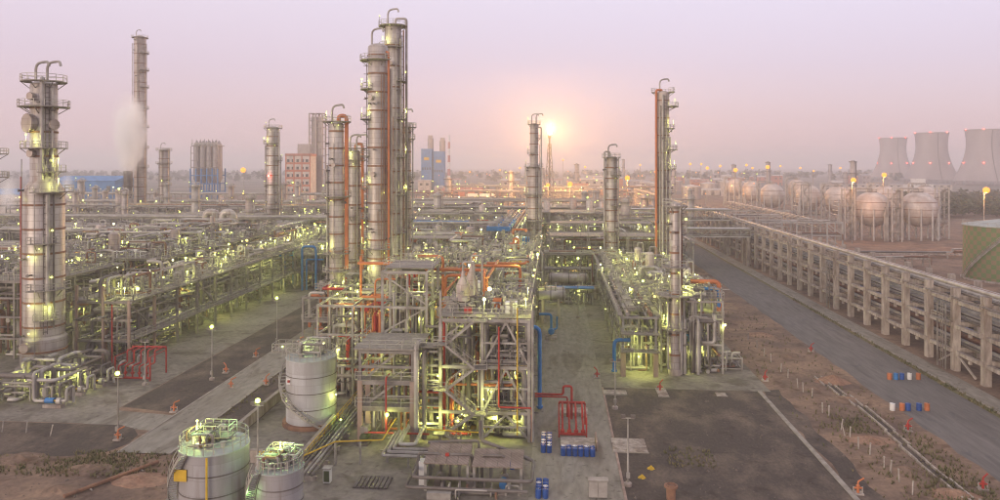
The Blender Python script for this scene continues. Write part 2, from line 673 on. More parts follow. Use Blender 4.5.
def t_light(t, p, w, col=(.90, 1.0, .24)):
    l = bpy.data.lights.new('lamp_light', 'POINT')
    l.energy = w
    l.color = col
    l.shadow_soft_size = .15
    o = bpy.data.objects.new('lamp_light', l)
    COL.objects.link(o)
    o.location = p
    o.parent = t.o
    o.matrix_parent_inverse = t.inv


def ladder_vf(x, y, ang, r, z0, z1, cage=True):
    parts = []
    ux, uy = math.cos(ang), math.sin(ang)
    tx, ty = -uy, ux
    for s in (-.3, .3):
        p = Vector((x + ux * r + tx * s, y + uy * r + ty * s, z0))
        parts.append(beam_vf(p, p + Vector((0, 0, z1 - z0)), .09, .09))
    n = int((z1 - z0) / .9)
    for i in range(n):
        z = z0 + (i + .5) * (z1 - z0) / max(n, 1)
        a = Vector((x + ux * r - tx * .3, y + uy * r - ty * .3, z))
        parts.append(beam_vf(a, a + Vector((tx * .6, ty * .6, 0)), .07, .07))
        if cage and i % 2 == 0:
            q = [Vector((x + ux * (r + d) + tx * s, y + uy * (r + d) + ty * s, z)) for s, d in ((-.35, 0), (-.3, .6), (.3, .6), (.35, 0))]
            for k in range(3):
                parts.append(beam_vf(q[k], q[k + 1], .06, .06))
    return merge(parts)


def tower(name, label, x, y, prof, plats=(), bands=6.0, risers=(), ladders=(), manways=(), davits=1, m='clad', lamps=True, bandm='rust', group=None, cat='column', seg=28, lampm='lampsoft', lampr=.2):
    t = T(name, label, cat, (x, y, 0), group)
    zt = prof[-1][1]
    rt = prof[-1][0]
    dome = [(rt * math.cos(a), zt + rt * .45 * math.sin(a)) for a in [R(d) for d in (20, 40, 60, 78, 90)]]
    dome[-1] = (0.02, dome[-1][1])

    def rad(z):
        for (r0, z0), (r1, z1) in zip(prof, prof[1:]):
            if z0 <= z <= z1:
                return r0 + (r1 - r0) * (z - z0) / max(z1 - z0, 1e-6)
        return rt
    t.lathe('plinth', [(prof[0][0] * 1.18, 0), (prof[0][0] * 1.18, .9), (prof[0][0] * 1.12, 1.0)], (x, y, 0), 'concrete', 24)
    t.lathe('shell', list(prof) + dome, (x, y, 0), m, seg)
    if bands:
        z = prof[0][1] + bands * .7
        while z < zt - 1:
            r = rad(z)
            if abs(rad(z + .4) - r) < .01 and abs(rad(z - .4) - r) < .01:
                t.lathe('stiffener_ring', [(r - .02, z - .16), (r + .11, z - .16), (r + .11, z + .16), (r - .02, z + .16)], (x, y, 0), bandm, seg)
            z += bands
    for pl in plats:
        z, a0, a1, wd = pl[:4]
        a0, a1 = R(a0), R(a1)
        r = rad(z)
        d = t.vf('platform', sector_deck((x, y), r + .02, r + wd, a0, a1, z), 'deck')
        k = max(4, int(abs(a1 - a0) * (r + wd) / 1.5))
        pts = [(x + (r + wd - .05) * math.cos(a0 + (a1 - a0) * i / k), y + (r + wd - .05) * math.sin(a0 + (a1 - a0) * i / k), z) for i in range(k + 1)]
        full = abs(a1 - a0) > 6.2
        if not full:
            pts = [(x + (r + .1) * math.cos(a0), y + (r + .1) * math.sin(a0), z)] + pts + [(x + (r + .1) * math.cos(a1), y + (r + .1) * math.sin(a1), z)]
        else:
            pts = pts[:-1]
        t.rail(pts, full, d, th=.08, step=1.4)
        nb = max(2, int(abs(a1 - a0) / .9))
        bk = []
        for i in range(nb):
            a = a0 + (a1 - a0) * (i + .5) / nb
            bk.append(beam_vf((x + r * math.cos(a), y + r * math.sin(a), z - 1.3), (x + (r + wd * .9) * math.cos(a), y + (r + wd * .9) * math.sin(a), z - .15), .12, .12))
        t.vf('bracket', merge(bk), 'steel', False, d)
        if lamps and rng.random() < .75:
            a = (a0 + a1) / 2 + rng.uniform(-.6, .6) * min(1.0, abs(a1 - a0) / 2)
            rr = r + wd * .8
            lamp(t, (x + rr * math.cos(a), y + rr * math.sin(a), z + 2.2), lampr, lampm, 2.2)
            if rng.random() < .45:   # a second floodlight under the deck, washing the shell
                a = R(-90) + rng.uniform(-.8, .8)
                lamp(t, (x + (r + .7) * math.cos(a), y + (r + .7) * math.sin(a), z - .9), lampr * .6, lampm, 0, 12)
    for a, off, rp, z0, z1, pm, hook in risers:
        a = R(a)
        rr = max(rad(z0), rad(min(z1, zt))) + off + rp
        p = (x + rr * math.cos(a), y + rr * math.sin(a))
        if hook:
            pts = [(p[0], p[1], z0), (p[0], p[1], z1), (x + rad(z1) * .3 * math.cos(a), y + rad(z1) * .3 * math.sin(a), z1 if z1 > zt else z1)]
            if z1 > zt:
                pts.append((pts[-1][0], pts[-1][1], zt + rt * .3))
        else:
            pts = [(p[0], p[1], z0), (p[0], p[1], z1)]
        t.pipe('riser_pipe', pts, rp, pm)
    for a, z0, z1 in ladders:
        t.vf('ladder', ladder_vf(x, y, R(a), max(rad(z0), rad(z1)) + .25, z0, z1), 'darksteel')
    for a, z, rm in manways:
        a = R(a)
        r = rad(z)
        c, s = math.cos(a), math.sin(a)
        b = t.cyl('manway', (x + c * (r - .3), y + s * (r - .3), z), (x + c * (r + .8), y + s * (r + .8), z), rm, m)
        t.cyl('flange', (x + c * (r + .6), y + s * (r + .6), z), (x + c * (r + .85), y + s * (r + .85), z), rm * 1.12, 'clad_warm', b)
    for i in range(int(zt / 5)):      # small nozzles and instrument stubs on the shell
        a, z = R(rng.uniform(-170, -10)), rng.uniform(3, zt - 1)
        r = rad(z)
        c, s = math.cos(a), math.sin(a)
        q = rng.uniform(.5, 1.0)
        b = t.cyl('nozzle', (x + c * (r - .1), y + s * (r - .1), z), (x + c * (r + q), y + s * (r + q), z), .16, 'darksteel', None, 'hex')
        t.cyl('flange', (x + c * (r + q), y + s * (r + q), z), (x + c * (r + q + .12), y + s * (r + q + .12), z), .27, 'pipe_dull', b)
    for i in range(2):
        a = R(rng.uniform(-160, -20))
        za, zb_ = rng.uniform(2, zt * .4), rng.uniform(zt * .6, zt)
        rr = max(rad(za), rad(zb_)) + .25
        t.pipe('instrument_line', [(x + rr * math.cos(a), y + rr * math.sin(a), za), (x + rr * math.cos(a), y + rr * math.sin(a), zb_)], .07, rng.choice(['pipe_dull', 'rust', 'galv']))
    for i in range(davits):
        a = R(200 + i * 130)
        px, py = x + rt * .6 * math.cos(a), y + rt * .6 * math.sin(a)
        h = 4.0
        t.pipe('vent_pipe', [(px, py, zt), (px, py, zt + h), (px + 2.4, py - .2, zt + h + .2), (px + 2.6, py - .2, zt + h - .6)], .22, 'pipe', rad=1.3)
    return t


PIPE_MIX = ['pipe'] * 9 + ['pipe_dull'] * 6 + ['galv'] * 3 + ['pipe_rust'] * 2


def rack(name, label, axis, a0, a1, c0, c1, zs, bay=7.0, npipe=6, group=None, cat='pipe rack', cm='steel', near=False, railing=True, nlamps=6, cs=.32, mix=PIPE_MIX, rmax=.36, top=0.0, deck=None, seed=None, lampm='lampgreen', lampr=.24, tiers=None):
    """open pipe rack: portal bents every bay along axis from a0 to a1, across c0..c1, with pipes on each level"""
    r = random.Random(seed if seed is not None else int(a0 * 7 + c0 * 13 + zs[-1] * 5))

    def P(a, c, z):
        return (c, a, z) if axis == 'y' else (a, c, z)
    mid = P((a0 + a1) / 2, (c0 + c1) / 2, 0)
    t = T(name, label, cat, mid, group)
    n = max(1, round((a1 - a0) / bay))
    zt = zs[-1] + top
    for i in range(n + 1):
        a = a0 + (a1 - a0) * i / n
        if near:
            for c in (c0, c1):
                t.beam('column', P(a, c, 0), P(a, c, zt), cs, cs, cm)
            for z in zs:
                t.beam('cross_beam', P(a, c0 - .5, z - .2), P(a, c1 + .5, z - .2), cs * .8, cs * 1.1, cm)
        else:
            g = [beam_vf(P(a, c, 0), P(a, c, zt), cs, cs) for c in (c0, c1)] + [beam_vf(P(a, c0 - .4, z - .2), P(a, c1 + .4, z - .2), cs * .8, cs * 1.1) for z in zs]
            t.vf('bent', merge(g), cm)
        if i < n and i % 4 == 1 and len(zs) > 1:
            b = a0 + (a1 - a0) * (i + 1) / n
            for c in (c0, c1):
                t.beam('brace', P(a, c, zs[0] - .4), P(b, c, .6), cs * .5, cs * .5, cm)
                t.beam('brace', P(a, c, zs[1] - .4), P(b, c, zs[0]), cs * .5, cs * .5, cm)
    for z in zs:
        for c in (c0, c1):
            t.beam('side_beam', P(a0, c, z - .25), P(a1, c, z - .25), cs * .7, cs * .9, cm)
    for li, z in enumerate(zs):
        np_ = npipe if tiers is None else tiers[li]
        for k in range(np_):
            c = c0 + .5 + (c1 - c0 - 1.0) * (k + .5) / max(np_, 1) + r.uniform(-.2, .2)
            rp = r.choice([.1, .12, .16, .2, .26, .3, rmax, rmax])
            s, e = a0, a1
            if r.random() < .35:
                s = a0 + (a1 - a0) * r.uniform(0, .4)
            if r.random() < .35:
                e = a1 - (a1 - a0) * r.uniform(0, .4)
            mm = r.choice(mix)
            zz = z + rp + .02
            q = r.random()
            if q < .25 and e - s > 14:      # a rise over the rack
                u = s + (e - s) * r.uniform(.3, .6)
                h = r.uniform(1.0, 2.4)
                t.pipe('pipe', [P(s, c, zz), P(u, c, zz), P(u, c, zz + h), P(u + r.uniform(3, 6), c, zz + h), P(u + 6.2, c, zz), P(e, c, zz)], rp, mm)
            elif q < .5:                   # a branch dropping off at the end
                cc = c1 + r.uniform(.4, 1.5) if r.random() < .5 else c0 - r.uniform(.4, 1.5)
                t.pipe('pipe', [P(s, c, zz), P(e, c, zz), P(e, cc, zz), P(e, cc, max(.4, zz - r.uniform(2, 8)))], rp, mm)
            else:
                t.pipe('pipe', [P(s, c, zz), P(e, c, zz)], rp, mm)
    if deck is not None:
        z = zs[deck]
        for c, w in ((c0 - .9, .9), (c1, .9)):
            p, q = P(a0, c, z), P(a1, c + w, z)
            d = t.box('walkway', min(p[0], q[0]), max(p[0], q[0]), min(p[1], q[1]), max(p[1], q[1]), z + .02, z + .14, 'deck')
    if railing:
        for c in (c0 - .9, c1 + .9):
            t.rail([P(a0, c, zs[-1] + .14), P(a1, c, zs[-1] + .14)])
    for i in range(nlamps):
        a = a0 + (a1 - a0) * (i + r.uniform(.2, .8)) / nlamps
        c = r.choice([c0 - .8, c1 + .8, (c0 + c1) / 2])
        if r.random() < .72:
            lamp(t, P(a, c, zs[-1] + 2.1), lampr * r.uniform(.7, 1.15), lampm, 2.0)
        else:
            lamp(t, P(a, c0 - .3 if r.random() < .5 else c1 + .3, zs[r.randrange(len(zs))] - .8), lampr * .9, lampm, 0)
    return t


def fill_pipes(t, x0, x1, y0, y1, z0, z1, n, seed, rr=(.08, .3), mix=PIPE_MIX, name='pipe', reach=7.0):
    """short square-cornered pipe runs scattered through a box"""
    r = random.Random(seed)
    for k_ in range(n):
        q = reach * r.uniform(.5, 1.3) if r.random() < .85 else 40
        cx_, cy_ = r.uniform(x0, x1), r.uniform(y0, y1)
        B = ((max(x0, cx_ - q / 2), min(x1, cx_ + q / 2)), (max(y0, cy_ - q / 2), min(y1, cy_ + q / 2)), (z0, z1))
        p = [r.uniform(*B[0]), r.uniform(*B[1]), r.choice([z0, r.uniform(z0, z1)])]
        pts = [tuple(p)]
        last = -1
        for k in range(r.choice([2, 3, 3, 4])):
            ax = r.choice([a for a in (0, 1, 2, 2) if a != last])
            last = ax
            lo, hi = B[ax]
            v = r.uniform(lo, hi)
            if abs(v - p[ax]) < .9:
                v = hi if p[ax] < (lo + hi) / 2 else lo
            p[ax] = v
            pts.append(tuple(p))
        t.pipe(name, pts, r.uniform(*rr) if r.random() < .8 else rr[1] * 1.25, r.choice(mix))


def fittings(t, x0, x1, y0, y1, z, n, seed, m='galv', h=(.7, 2.6)):
    """valves, stubs, brackets and instrument stands too small to tell apart"""
    r = random.Random(seed)
    g = []
    for _ in range(n):
        x, y = r.uniform(x0, x1), r.uniform(y0, y1)
        hh = r.uniform(*h)
        w_ = r.uniform(.05, .11)
        g.append(box_vf(x - w_, x + w_, y - w_, y + w_, z, z + hh))
        q = r.random()
        if q < .4:
            b = r.uniform(.15, .4)
            g.append(box_vf(x - b, x + b, y - b * .6, y + b * .6, z + hh, z + hh + r.uniform(.2, .6)))
        elif q < .7:
            l_ = r.uniform(.6, 2.0)
            g.append(box_vf(x - l_, x + l_, y - w_, y + w_, z + hh * .8, z + hh * .8 + w_ * 2))
        else:
            l_ = r.uniform(.6, 2.2)
            g.append(box_vf(x - w_, x + w_, y - l_, y + l_, z + hh * .7, z + hh * .7 + w_ * 2))
    o = t.vf('fittings', merge(g), m)
    o['kind'] = 'stuff'
    return o


def frame(t, xs, ys, zs, cm='steel', cs=.34, decks=(), braces=(), z0=0.0, beammat=None):
    bm_ = beammat or cm
    for x in xs:
        for y in ys:
            t.beam('column', (x, y, z0), (x, y, zs[-1]), cs, cs, cm)
    for z in zs:
        for y in ys:
            t.beam('beam', (xs[0] + cs * .51, y, z - .2), (xs[-1] - cs * .51, y, z - .2), cs * .75, cs, bm_)
        for x in xs:
            t.beam('beam', (x, ys[0] + cs * .51, z - .2), (x, ys[-1] - cs * .51, z - .2), cs * .7, cs * .93, bm_)
    for z, x0, x1, y0, y1 in decks:
        d = t.box('deck', x0, x1, y0, y1, z, z + .1, 'deck')
        t.rail([(x0, y0, z + .1), (x1, y0, z + .1), (x1, y1, z + .1), (x0, y1, z + .1)], True, d)
    for p, q in braces:
        t.beam('brace', p, q, cs * .5, cs * .5, bm_)


def stair_vf(p, q, w=.9, ax='x'):
    """one straight flight between p and q: stringers, treads and handrails"""
    p, q = Vector(p), Vector(q)
    s = Vector((0, w / 2, 0)) if ax == 'x' else Vector((w / 2, 0, 0))
    parts = []
    for k in (-1, 1):
        parts.append(beam_vf(p + s * k, q + s * k, .08, .28))
        u = Vector((0, 0, 1.0))
        parts.append(beam_vf(p + s * k + u, q + s * k + u, .07, .07))
        for i in range(4):
            c = p.lerp(q, i / 3) + s * k
            parts.append(beam_vf(c, c + u, .06, .06))
    n = max(3, int(abs(q.z - p.z) / .3))
    for i in range(n):
        c = p.lerp(q, (i + .5) / n)
        d = .14
        if ax == 'x':
            parts.append(box_vf(c.x - d, c.x + d, c.y - w / 2, c.y + w / 2, c.z, c.z + .05))
        else:
            parts.append(box_vf(c.x - w / 2, c.x + w / 2, c.y - d, c.y + d, c.z, c.z + .05))
    return merge(parts)


def hdrum(label, x, y, z, ln, r, axis='x', m='clad', group=None, name='horizontal_drum', zb=0.0):
    """horizontal pressure vessel with dished ends on two saddles"""
    t = T(name, label, 'vessel', (x, y, zb), group)
    h = ln / 2
    prof = [(.02, -h - r * .5), (r * .5, -h - r * .42), (r * .85, -h - r * .22), (r, -h), (r, h), (r * .85, h + r * .22), (r * .5, h + r * .42), (.02, h + r * .5)]
    t.lathe('shell', prof, (x, y, z), m, 18, axis)
    for s in (-.6, .6):
        if axis == 'x':
            t.box('saddle', x + s * h - .3, x + s * h + .3, y - r * .9, y + r * .9, zb, z - r * .55, 'concrete')
            t.cyl('nozzle', (x + s * h * .6, y, z + r * .8), (x + s * h * .6, y, z + r + .9), .25, 'pipe')
        else:
            t.box('saddle', x - r * .9, x + r * .9, y + s * h - .3, y + s * h + .3, zb, z - r * .55, 'concrete')
            t.cyl('nozzle', (x, y + s * h * .6, z + r * .8), (x, y + s * h * .6, z + r + .9), .25, 'pipe')
    for s in (-.95, 0, .95):
        if axis == 'x':
            t.lathe('girth_ring', [(r - .01, -.12), (r + .08, -.12), (r + .08, .12), (r - .01, .12)], (x + s * h, y, z), 'pipe_dull', 18, 'x')
        else:
            t.lathe('girth_ring', [(r - .01, -.12), (r + .08, -.12), (r + .08, .12), (r - .01, .12)], (x, y + s * h, z), 'pipe_dull', 18, 'y')
    return t


def vvessel(label, x, y, z0, h, r, m='clad', group=None, name='vertical_vessel', top='dome', zb=0.0):
    """vertical vessel on four legs with a manway and a top pipe"""
    t = T(name, label, 'vessel', (x, y, zb), group)
    if top == 'cone':
        pr = [(.05, z0 - r * .3), (r * .7, z0 - r * .2), (r, z0), (r, z0 + h * .45), (r * 1.0, z0 + h * .5), (r * .35, z0 + h * .8), (r * .22, z0 + h)]
    else:
        pr = [(.05, z0 - r * .5), (r * .6, z0 - r * .35), (r, z0), (r, z0 + h), (r * .85, z0 + h + r * .3), (r * .5, z0 + h + r * .46), (.05, z0 + h + r * .5)]
    t.lathe('shell', pr, (x, y, 0), m, 18)
    for i in range(4):
        a = R(45 + 90 * i)
        t.cyl('leg', (x + r * .9 * math.cos(a), y + r * .9 * math.sin(a), zb), (x + r * .9 * math.cos(a), y + r * .9 * math.sin(a), z0 + .5), .12, 'steel', None, 'hex')
    t.cyl('nozzle', (x, y - r * .6, z0 + h * .3), (x, y - r - .5, z0 + h * .3), r * .28, 'pipe')
    zt = z0 + h + (r * .45 if top != 'cone' else 0)
    t.pipe('top_pipe', [(x, y, zt - .1), (x, y, zt + 1.2), (x + 1.5, y, zt + 1.2), (x + 1.5, y, z0 + h * .2)], .14, 'pipe')
    return t


def pump(label, x, y, rz, group):
    t = T('pump_skid', label, 'pump', (x, y, 0), group)
    c, s = math.cos(rz), math.sin(rz)

    def q(a, b, z):
        return (x + a * c - b * s, y + a * s + b * c, z)
    t.beam('base', q(-1.4, 0, .25), q(1.4, 0, .25), 1.0, .5, 'concrete')
    t.cyl('motor', q(-1.2, 0, 1.0), q(.1, 0, 1.0), .42, 'blue' if rng.random() < .3 else 'pipe_dull')
    t.cyl('coupling', q(.1, 0, 1.0), q(.6, 0, 1.0), .16, 'yellow')
    t.cyl('casing', q(.6, 0, 1.0), q(1.2, 0, 1.0), .5, 'pipe')
    t.pipe('suction_pipe', [q(1.2, 0, 1.0), q(2.0, 0, 1.0), q(2.0, 0, 2.8), q(2.0, 1.6, 2.8), q(2.0, 1.6, .3)], .2, 'pipe')
    t.pipe('discharge_pipe', [q(.9, 0, 1.4), q(.9, 0, 3.4), q(.9, 2.5, 3.4), q(.9, 2.5, .3)], .16, 'pipe_dull')
    return t


def lamp_mast(label, x, y, h, m='lampgreen', r=.3, lit=True, group=None, arm=0, ht=False):
    t = T('lamp_mast', label, 'lamp', (x, y, 0), group)
    t.lathe('footing', [(.45, 0), (.45, .35), (.3, .45)], (x, y, 0), 'concrete', 10)
    t.lathe('pole', [(.13, .3), (.11, h * .5), (.07, h)], (x, y, 0), 'galv', 8)
    t.beam('crossarm', (x - .7, y, h), (x + .7, y, h), .12, .12, 'galv')
    for s in (-.55, .55):
        f = t.box('floodlight', x + s - .25, x + s + .25, y - .28, y + .1, h + .08, h + .42, 'darksteel')
    if lit:
        t.ball('lamp', (x, y - .1, h + .55), r, m)
    t.box('junction_box', x - .2, x + .2, y - .35, y - .13, 1.0, 1.6, 'galv')
    return t

# ------------------------------------------------------------------ concrete pipe rack along the road
def concrete_rack():
    t = T('concrete_pipe_rack', 'long weathered concrete pipe rack of three tiers running beside the road', 'pipe rack', (73.5, 300, 0))
    X0, X1 = 69.8, 78.6
    ys = [96 + 9.0 * i for i in range(62)]
    Z = [4.1, 8.6, 13.2]
    far = []
    for i, y in enumerate(ys):
        h = 14.5
        if y < 420:
            t.box('column', X0 - .55, X0 + .55, y - .62, y + .62, 0, h, 'concrete')
            t.box('column', X1 - .5, X1 + .5, y - .55, y + .55, 0, 14.3, 'concrete')
            for z in Z:
                t.box('cross_beam', X0 + .56, X1 - .51, y - .4, y + .4, z - .9, z, 'concrete')
                t.box('corbel', X0 - .85, X0 - .56, y - .35, y + .35, z - .75, z - .1, 'concrete')
        else:
            far += [box_vf(X0 - .55, X0 + .55, y - .6, y + .6, 0, h), box_vf(X1 - .5, X1 + .5, y - .5, y + .5, 0, 14.3)]
            far += [box_vf(X0 + .56, X1 - .51, y - .4, y + .4, z - .9, z) for z in Z]
        if i + 1 < len(ys):
            y2 = ys[i + 1]
            for z in (3.6, 8.1, 12.4):
                if y < 420:
                    t.box('edge_beam', X0 - .32, X0 + .32, y + .63, y2 - .63, z - .62, z, 'concrete')
                else:
                    far.append(box_vf(X0 - .32, X0 + .32, y + .61, y2 - .61, z - .75, z))
                if y < 260:
                    t.box('edge_beam', X1 - .3, X1 + .3, y + .56, y2 - .56, z - .6, z, 'concrete')
            if y < 420:   # hanging mid-bay stubs under the lower edge beam
                for z in (3.6, 8.1):
                    t.box('stub', X0 - .2, X0 + .2, (y + y2) / 2 - .25, (y + y2) / 2 + .25, z - 1.35, z - .76, 'concrete')
    f = t.vf('far_bents', merge(far), 'concrete')
    f['kind'] = 'stuff'
    r = random.Random(4)
    # pipes and cable trays on each tier
    for z, lst in ((4.12, ['pipe_dull', 'pipe', 'darksteel', 'pipe_rust', 'pipe_dull', 'pipe']), (8.62, ['darksteel', 'pipe', 'pipe_dull', 'pipe', 'pipe_dull']), (13.22, ['pipe_dull', 'galv', 'pipe', 'pipe_dull', 'pipe_rust', 'pipe'])):
        for k, mm in enumerate(lst):
            x = X0 + 1.2 + (X1 - X0 - 2.2) * (k + .3) / len(lst)
            rp = r.choice([.22, .3, .4, .5])
            t.pipe('pipe', [(x, 92, z + rp), (x, 652, z + rp)], rp, mm)
    t.box('cable_tray', X0 + 1.4, X0 + 2.6, 92, 420, 9.9, 10.05, 'galv')
    t.box('cable_tray', X1 - 2.4, X1 - 1.0, 92, 420, 10.9, 11.05, 'darksteel')
    t.pipe('top_pipe', [(X0 + .1, 90, 15.1), (X0 + .1, 655, 15.1)], .34, 'pipe')
    t.pipe('top_pipe', [(X0 - .7, 118, 12.9), (X0 - .7, 655, 12.9)], .16, 'pipe_dull')
    # steel access ladder tower bolted on between two bays
    for y in (132.5, 135.3, 186.5, 188.5):
        t.box('ladder_post', X0 - 1.5, X0 - 1.3, y - .1, y + .1, 0, 11.5, 'steel')
    for y in (132.5, 186.5):
        t.vf('ladder', ladder_vf(X0 - 1.2, y + .8, R(180), .4, .3, 12, False), 'steel')
        t.box('landing', X0 - 2.2, X0 - .9, y - .6, y + 3.2, 8.7, 8.82, 'deck')
        t.rail([(X0 - 2.2, y - .6, 8.82), (X0 - 2.2, y + 3.2, 8.82)])
    t.beam('brace', (X0 - .2, 125.5, .4), (X0 - .2, 131, 3.0), .3, .3, 'concrete')
    t.beam('brace', (X0 - .2, 137.0, .4), (X0 - .2, 132.2, 3.0), .3, .3, 'concrete')
    t.box('prop', X0 - .3, X0 + .3, 131.2, 131.8, 0, 3.0, 'concrete')


concrete_rack()

# pipe bridge over the road joining the rack to the process unit
def bridge(name, label, x0, x1, y0, y1, z0, z1):
    t = T(name, label, 'pipe bridge', ((x0 + x1) / 2, (y0 + y1) / 2, 0))
    for y in (y0, y1):
        for z in (z0, z1):
            t.beam('chord', (x0, y, z), (x1, y, z), .35, .4, 'palesteel')
        n = int((x1 - x0) / 3.2)
        for i in range(n + 1):
            a = x0 + (x1 - x0) * i / n
            t.beam('post', (a, y, z0), (a, y, z1), .22, .22, 'palesteel')
            if i < n:
                b = x0 + (x1 - x0) * (i + 1) / n
                t.beam('diagonal', (a, y, z0 if i % 2 else z1), (b, y, z1 if i % 2 else z0), .18, .18, 'palesteel')
    t.box('walkway', x0, x1, y0 - 1.1, y0 - .2, z1 + .2, z1 + .3, 'deck')
    t.box('roof_sheet', x0, x1, y0 - .1, y1 + .1, z1 + .32, z1 + .4, 'palesteel')
    t.rail([(x0, y0 - 1.1, z1 + .3), (x1, y0 - 1.1, z1 + .3)])
    for k in range(6):
        t.pipe('pipe', [(x0, y0 + .7 + k * (y1 - y0 - 1.2) / 6, z0 + .55), (x1, y0 + .7 + k * (y1 - y0 - 1.2) / 6, z0 + .55)], rng.choice([.2, .3, .35]), rng.choice(PIPE_MIX))
    for x in (x0 + .4, x1 - 1.0):
        for y in (y0, y1):
            t.box('pier', x - .5, x + .5, y - .5, y + .5, 0, z0 - .22, 'concrete')
        t.box('pier_beam', x - .4, x + .4, y0 + .51, y1 - .51, z0 - 1.1, z0 - .24, 'concrete')
    return t


bridge('pipe_bridge', 'lower steel truss pipe bridge over the road on concrete piers', 35, 69, 262, 267, 10.4, 13.0)
bridge('pipe_bridge', 'higher flat-roofed steel truss pipe bridge spanning the road behind the lower one', 30, 69, 292, 299, 14.0, 18.0)
rack('pipe_rack', 'two-storey steel rack standing between the concrete rack and the storage spheres', 'x', 84, 122, 318, 326, [6, 11.5], 6.5, 5, cm='palesteel', nlamps=0, cs=.5)
rack('pipe_rack', 'low steel rack linking the storage spheres to the concrete rack', 'x', 80, 112, 368, 374, [6, 10.5], 6.5, 5, cm='palesteel', nlamps=0, cs=.5)
rack('pipe_rack', 'grey steel rack running away between the storage spheres', 'y', 372, 560, 128, 134, [5, 8], 8, 4, cm='galv', nlamps=0, cs=.42, railing=False)
rack('pipe_rack', 'distant grey rack in front of the farthest storage spheres', 'x', 84, 200, 480, 487, [3.5, 6], 8, 5, cm='palesteel', nlamps=0, cs=.42, railing=False)
rack('pipe_rack', 'low bare rack beyond the road opposite the pipe bridge', 'x', 82, 130, 262, 267, [3.5], 6, 5, cm='concrete', nlamps=0, cs=.5, railing=False)
rack('pipe_rack', 'low pipe sleepers between the concrete rack and the camouflaged tank', 'y', 150, 250, 84, 92, [1.6], 7, 7, cm='concrete', nlamps=0, cs=.5, railing=False, mix=['pipe', 'pipe_dull', 'pipe_rust', 'blue'])
rack('pipe_rack', 'low pipe sleepers crossing the yard in front of the storage spheres', 'x', 95, 185, 290, 298, [1.8], 7, 7, cm='concrete', nlamps=0, cs=.5, railing=False)

# storage spheres
def sphere_tank(x, y, label):
    t = T('storage_sphere', label, 'storage sphere', (x, y, 0), 'pressurised gas storage spheres')
    zc, r = 14.7, 8.5
    prof = [(max(.03, r * math.sin(R(a))), zc - r * math.cos(R(a))) for a in range(0, 181, 9)]
    t.lathe('shell', prof, (x, y, 0), 'spherepaint', 32)
    for zz in (zc - 3.5, zc, zc + 3.5):
        rr = math.sqrt(r * r - (zz - zc) ** 2)
        t.lathe('weld_band', [(rr - .02, zz - .1), (rr + .07, zz - .1), (rr + .07, zz + .1), (rr - .02, zz + .1)], (x, y, 0), 'rust', 32)
    for i in range(10):
        a = 2 * math.pi * i / 10
        c, s = math.cos(a), math.sin(a)
        t.cyl('leg', (x + r * .98 * c, y + r * .98 * s, 0), (x + r * .98 * c, y + r * .98 * s, zc + .5), .42, 'palesteel')
        b = a + 2 * math.pi / 10
        t.beam('tie_rod', (x + r * .98 * c, y + r * .98 * s, .8), (x + r * .98 * math.cos(b), y + r * .98 * math.sin(b), zc - 5), .14, .14, 'steel')
        t.beam('tie_rod', (x + r * .98 * c, y + r * .98 * s, zc - 5), (x + r * .98 * math.cos(b), y + r * .98 * math.sin(b), .8), .14, .14, 'steel')
    d = t.lathe('top_platform', [(2.2, zc + r - .25), (2.2, zc + r + .05)], (x, y, 0), 'deck', 16)
    t.rail([(x + 2.1 * math.cos(k * .524), y + 2.1 * math.sin(k * .524), zc + r + .05) for k in range(12)], True, d)
    t.pipe('riser_pipe', [(x, y, zc + r), (x, y, zc + r + 1.5), (x - 9.6, y, zc + r + 1.5), (x - 9.6, y, .5)], .3, 'pipe')
    # square stair tower beside the sphere
    for sx in (-11.3, -9.2):
        for sy in (-4.5, -2.4):
            t.box('stair_post', x + sx - .15, x + sx + .15, y + sy - .15, y + sy + .15, 0, zc + r + 1.2, 'palesteel')
    for k in range(7):
        z = 3.4 * k
        t.vf('stair_flight', stair_vf((x - 11.2, y - 3.45 + (.5 if k % 2 else -.5), z), (x - 9.3, y - 3.45 + (.5 if k % 2 else -.5), z + 3.4)) if k % 2 == 0 else stair_vf((x - 9.3, y - 3.0, z), (x - 11.2, y - 3.0, z + 3.4)), 'galv')
    t.box('bridge_walk', x - 9.2, x - 2.0, y - 3.6, y - 2.5, zc + r, zc + r + .12, 'deck')
    t.rail([(x - 9.2, y - 3.6, zc + r + .12), (x - 2.0, y - 3.6, zc + r + .12)])


for px, D, lb in ((872, 348, 'grey storage sphere of the front pair, on the side away from the camouflaged tank'), (918.5, 348, 'grey storage sphere of the front pair, closest to the camouflaged tank'), (884, 450, 'grey storage sphere peeping out behind the gap of the front pair'), (925, 450, 'grey storage sphere hidden behind the one nearest the camouflaged tank'), (838, 440, 'grey storage sphere just behind the front pair on the flare side'), (808, 470, 'smaller-looking grey storage sphere beside the receding rack'), (772, 500, 'grey storage sphere behind the steel rack by the concrete rack'), (752, 590, 'hazy storage sphere in the back row'), (735, 690, 'hazy storage sphere in the back row'), (797, 650, 'hazy storage sphere in the back row')):
    x, y = dp(px, D)
    sphere_tank(x, y, lb)

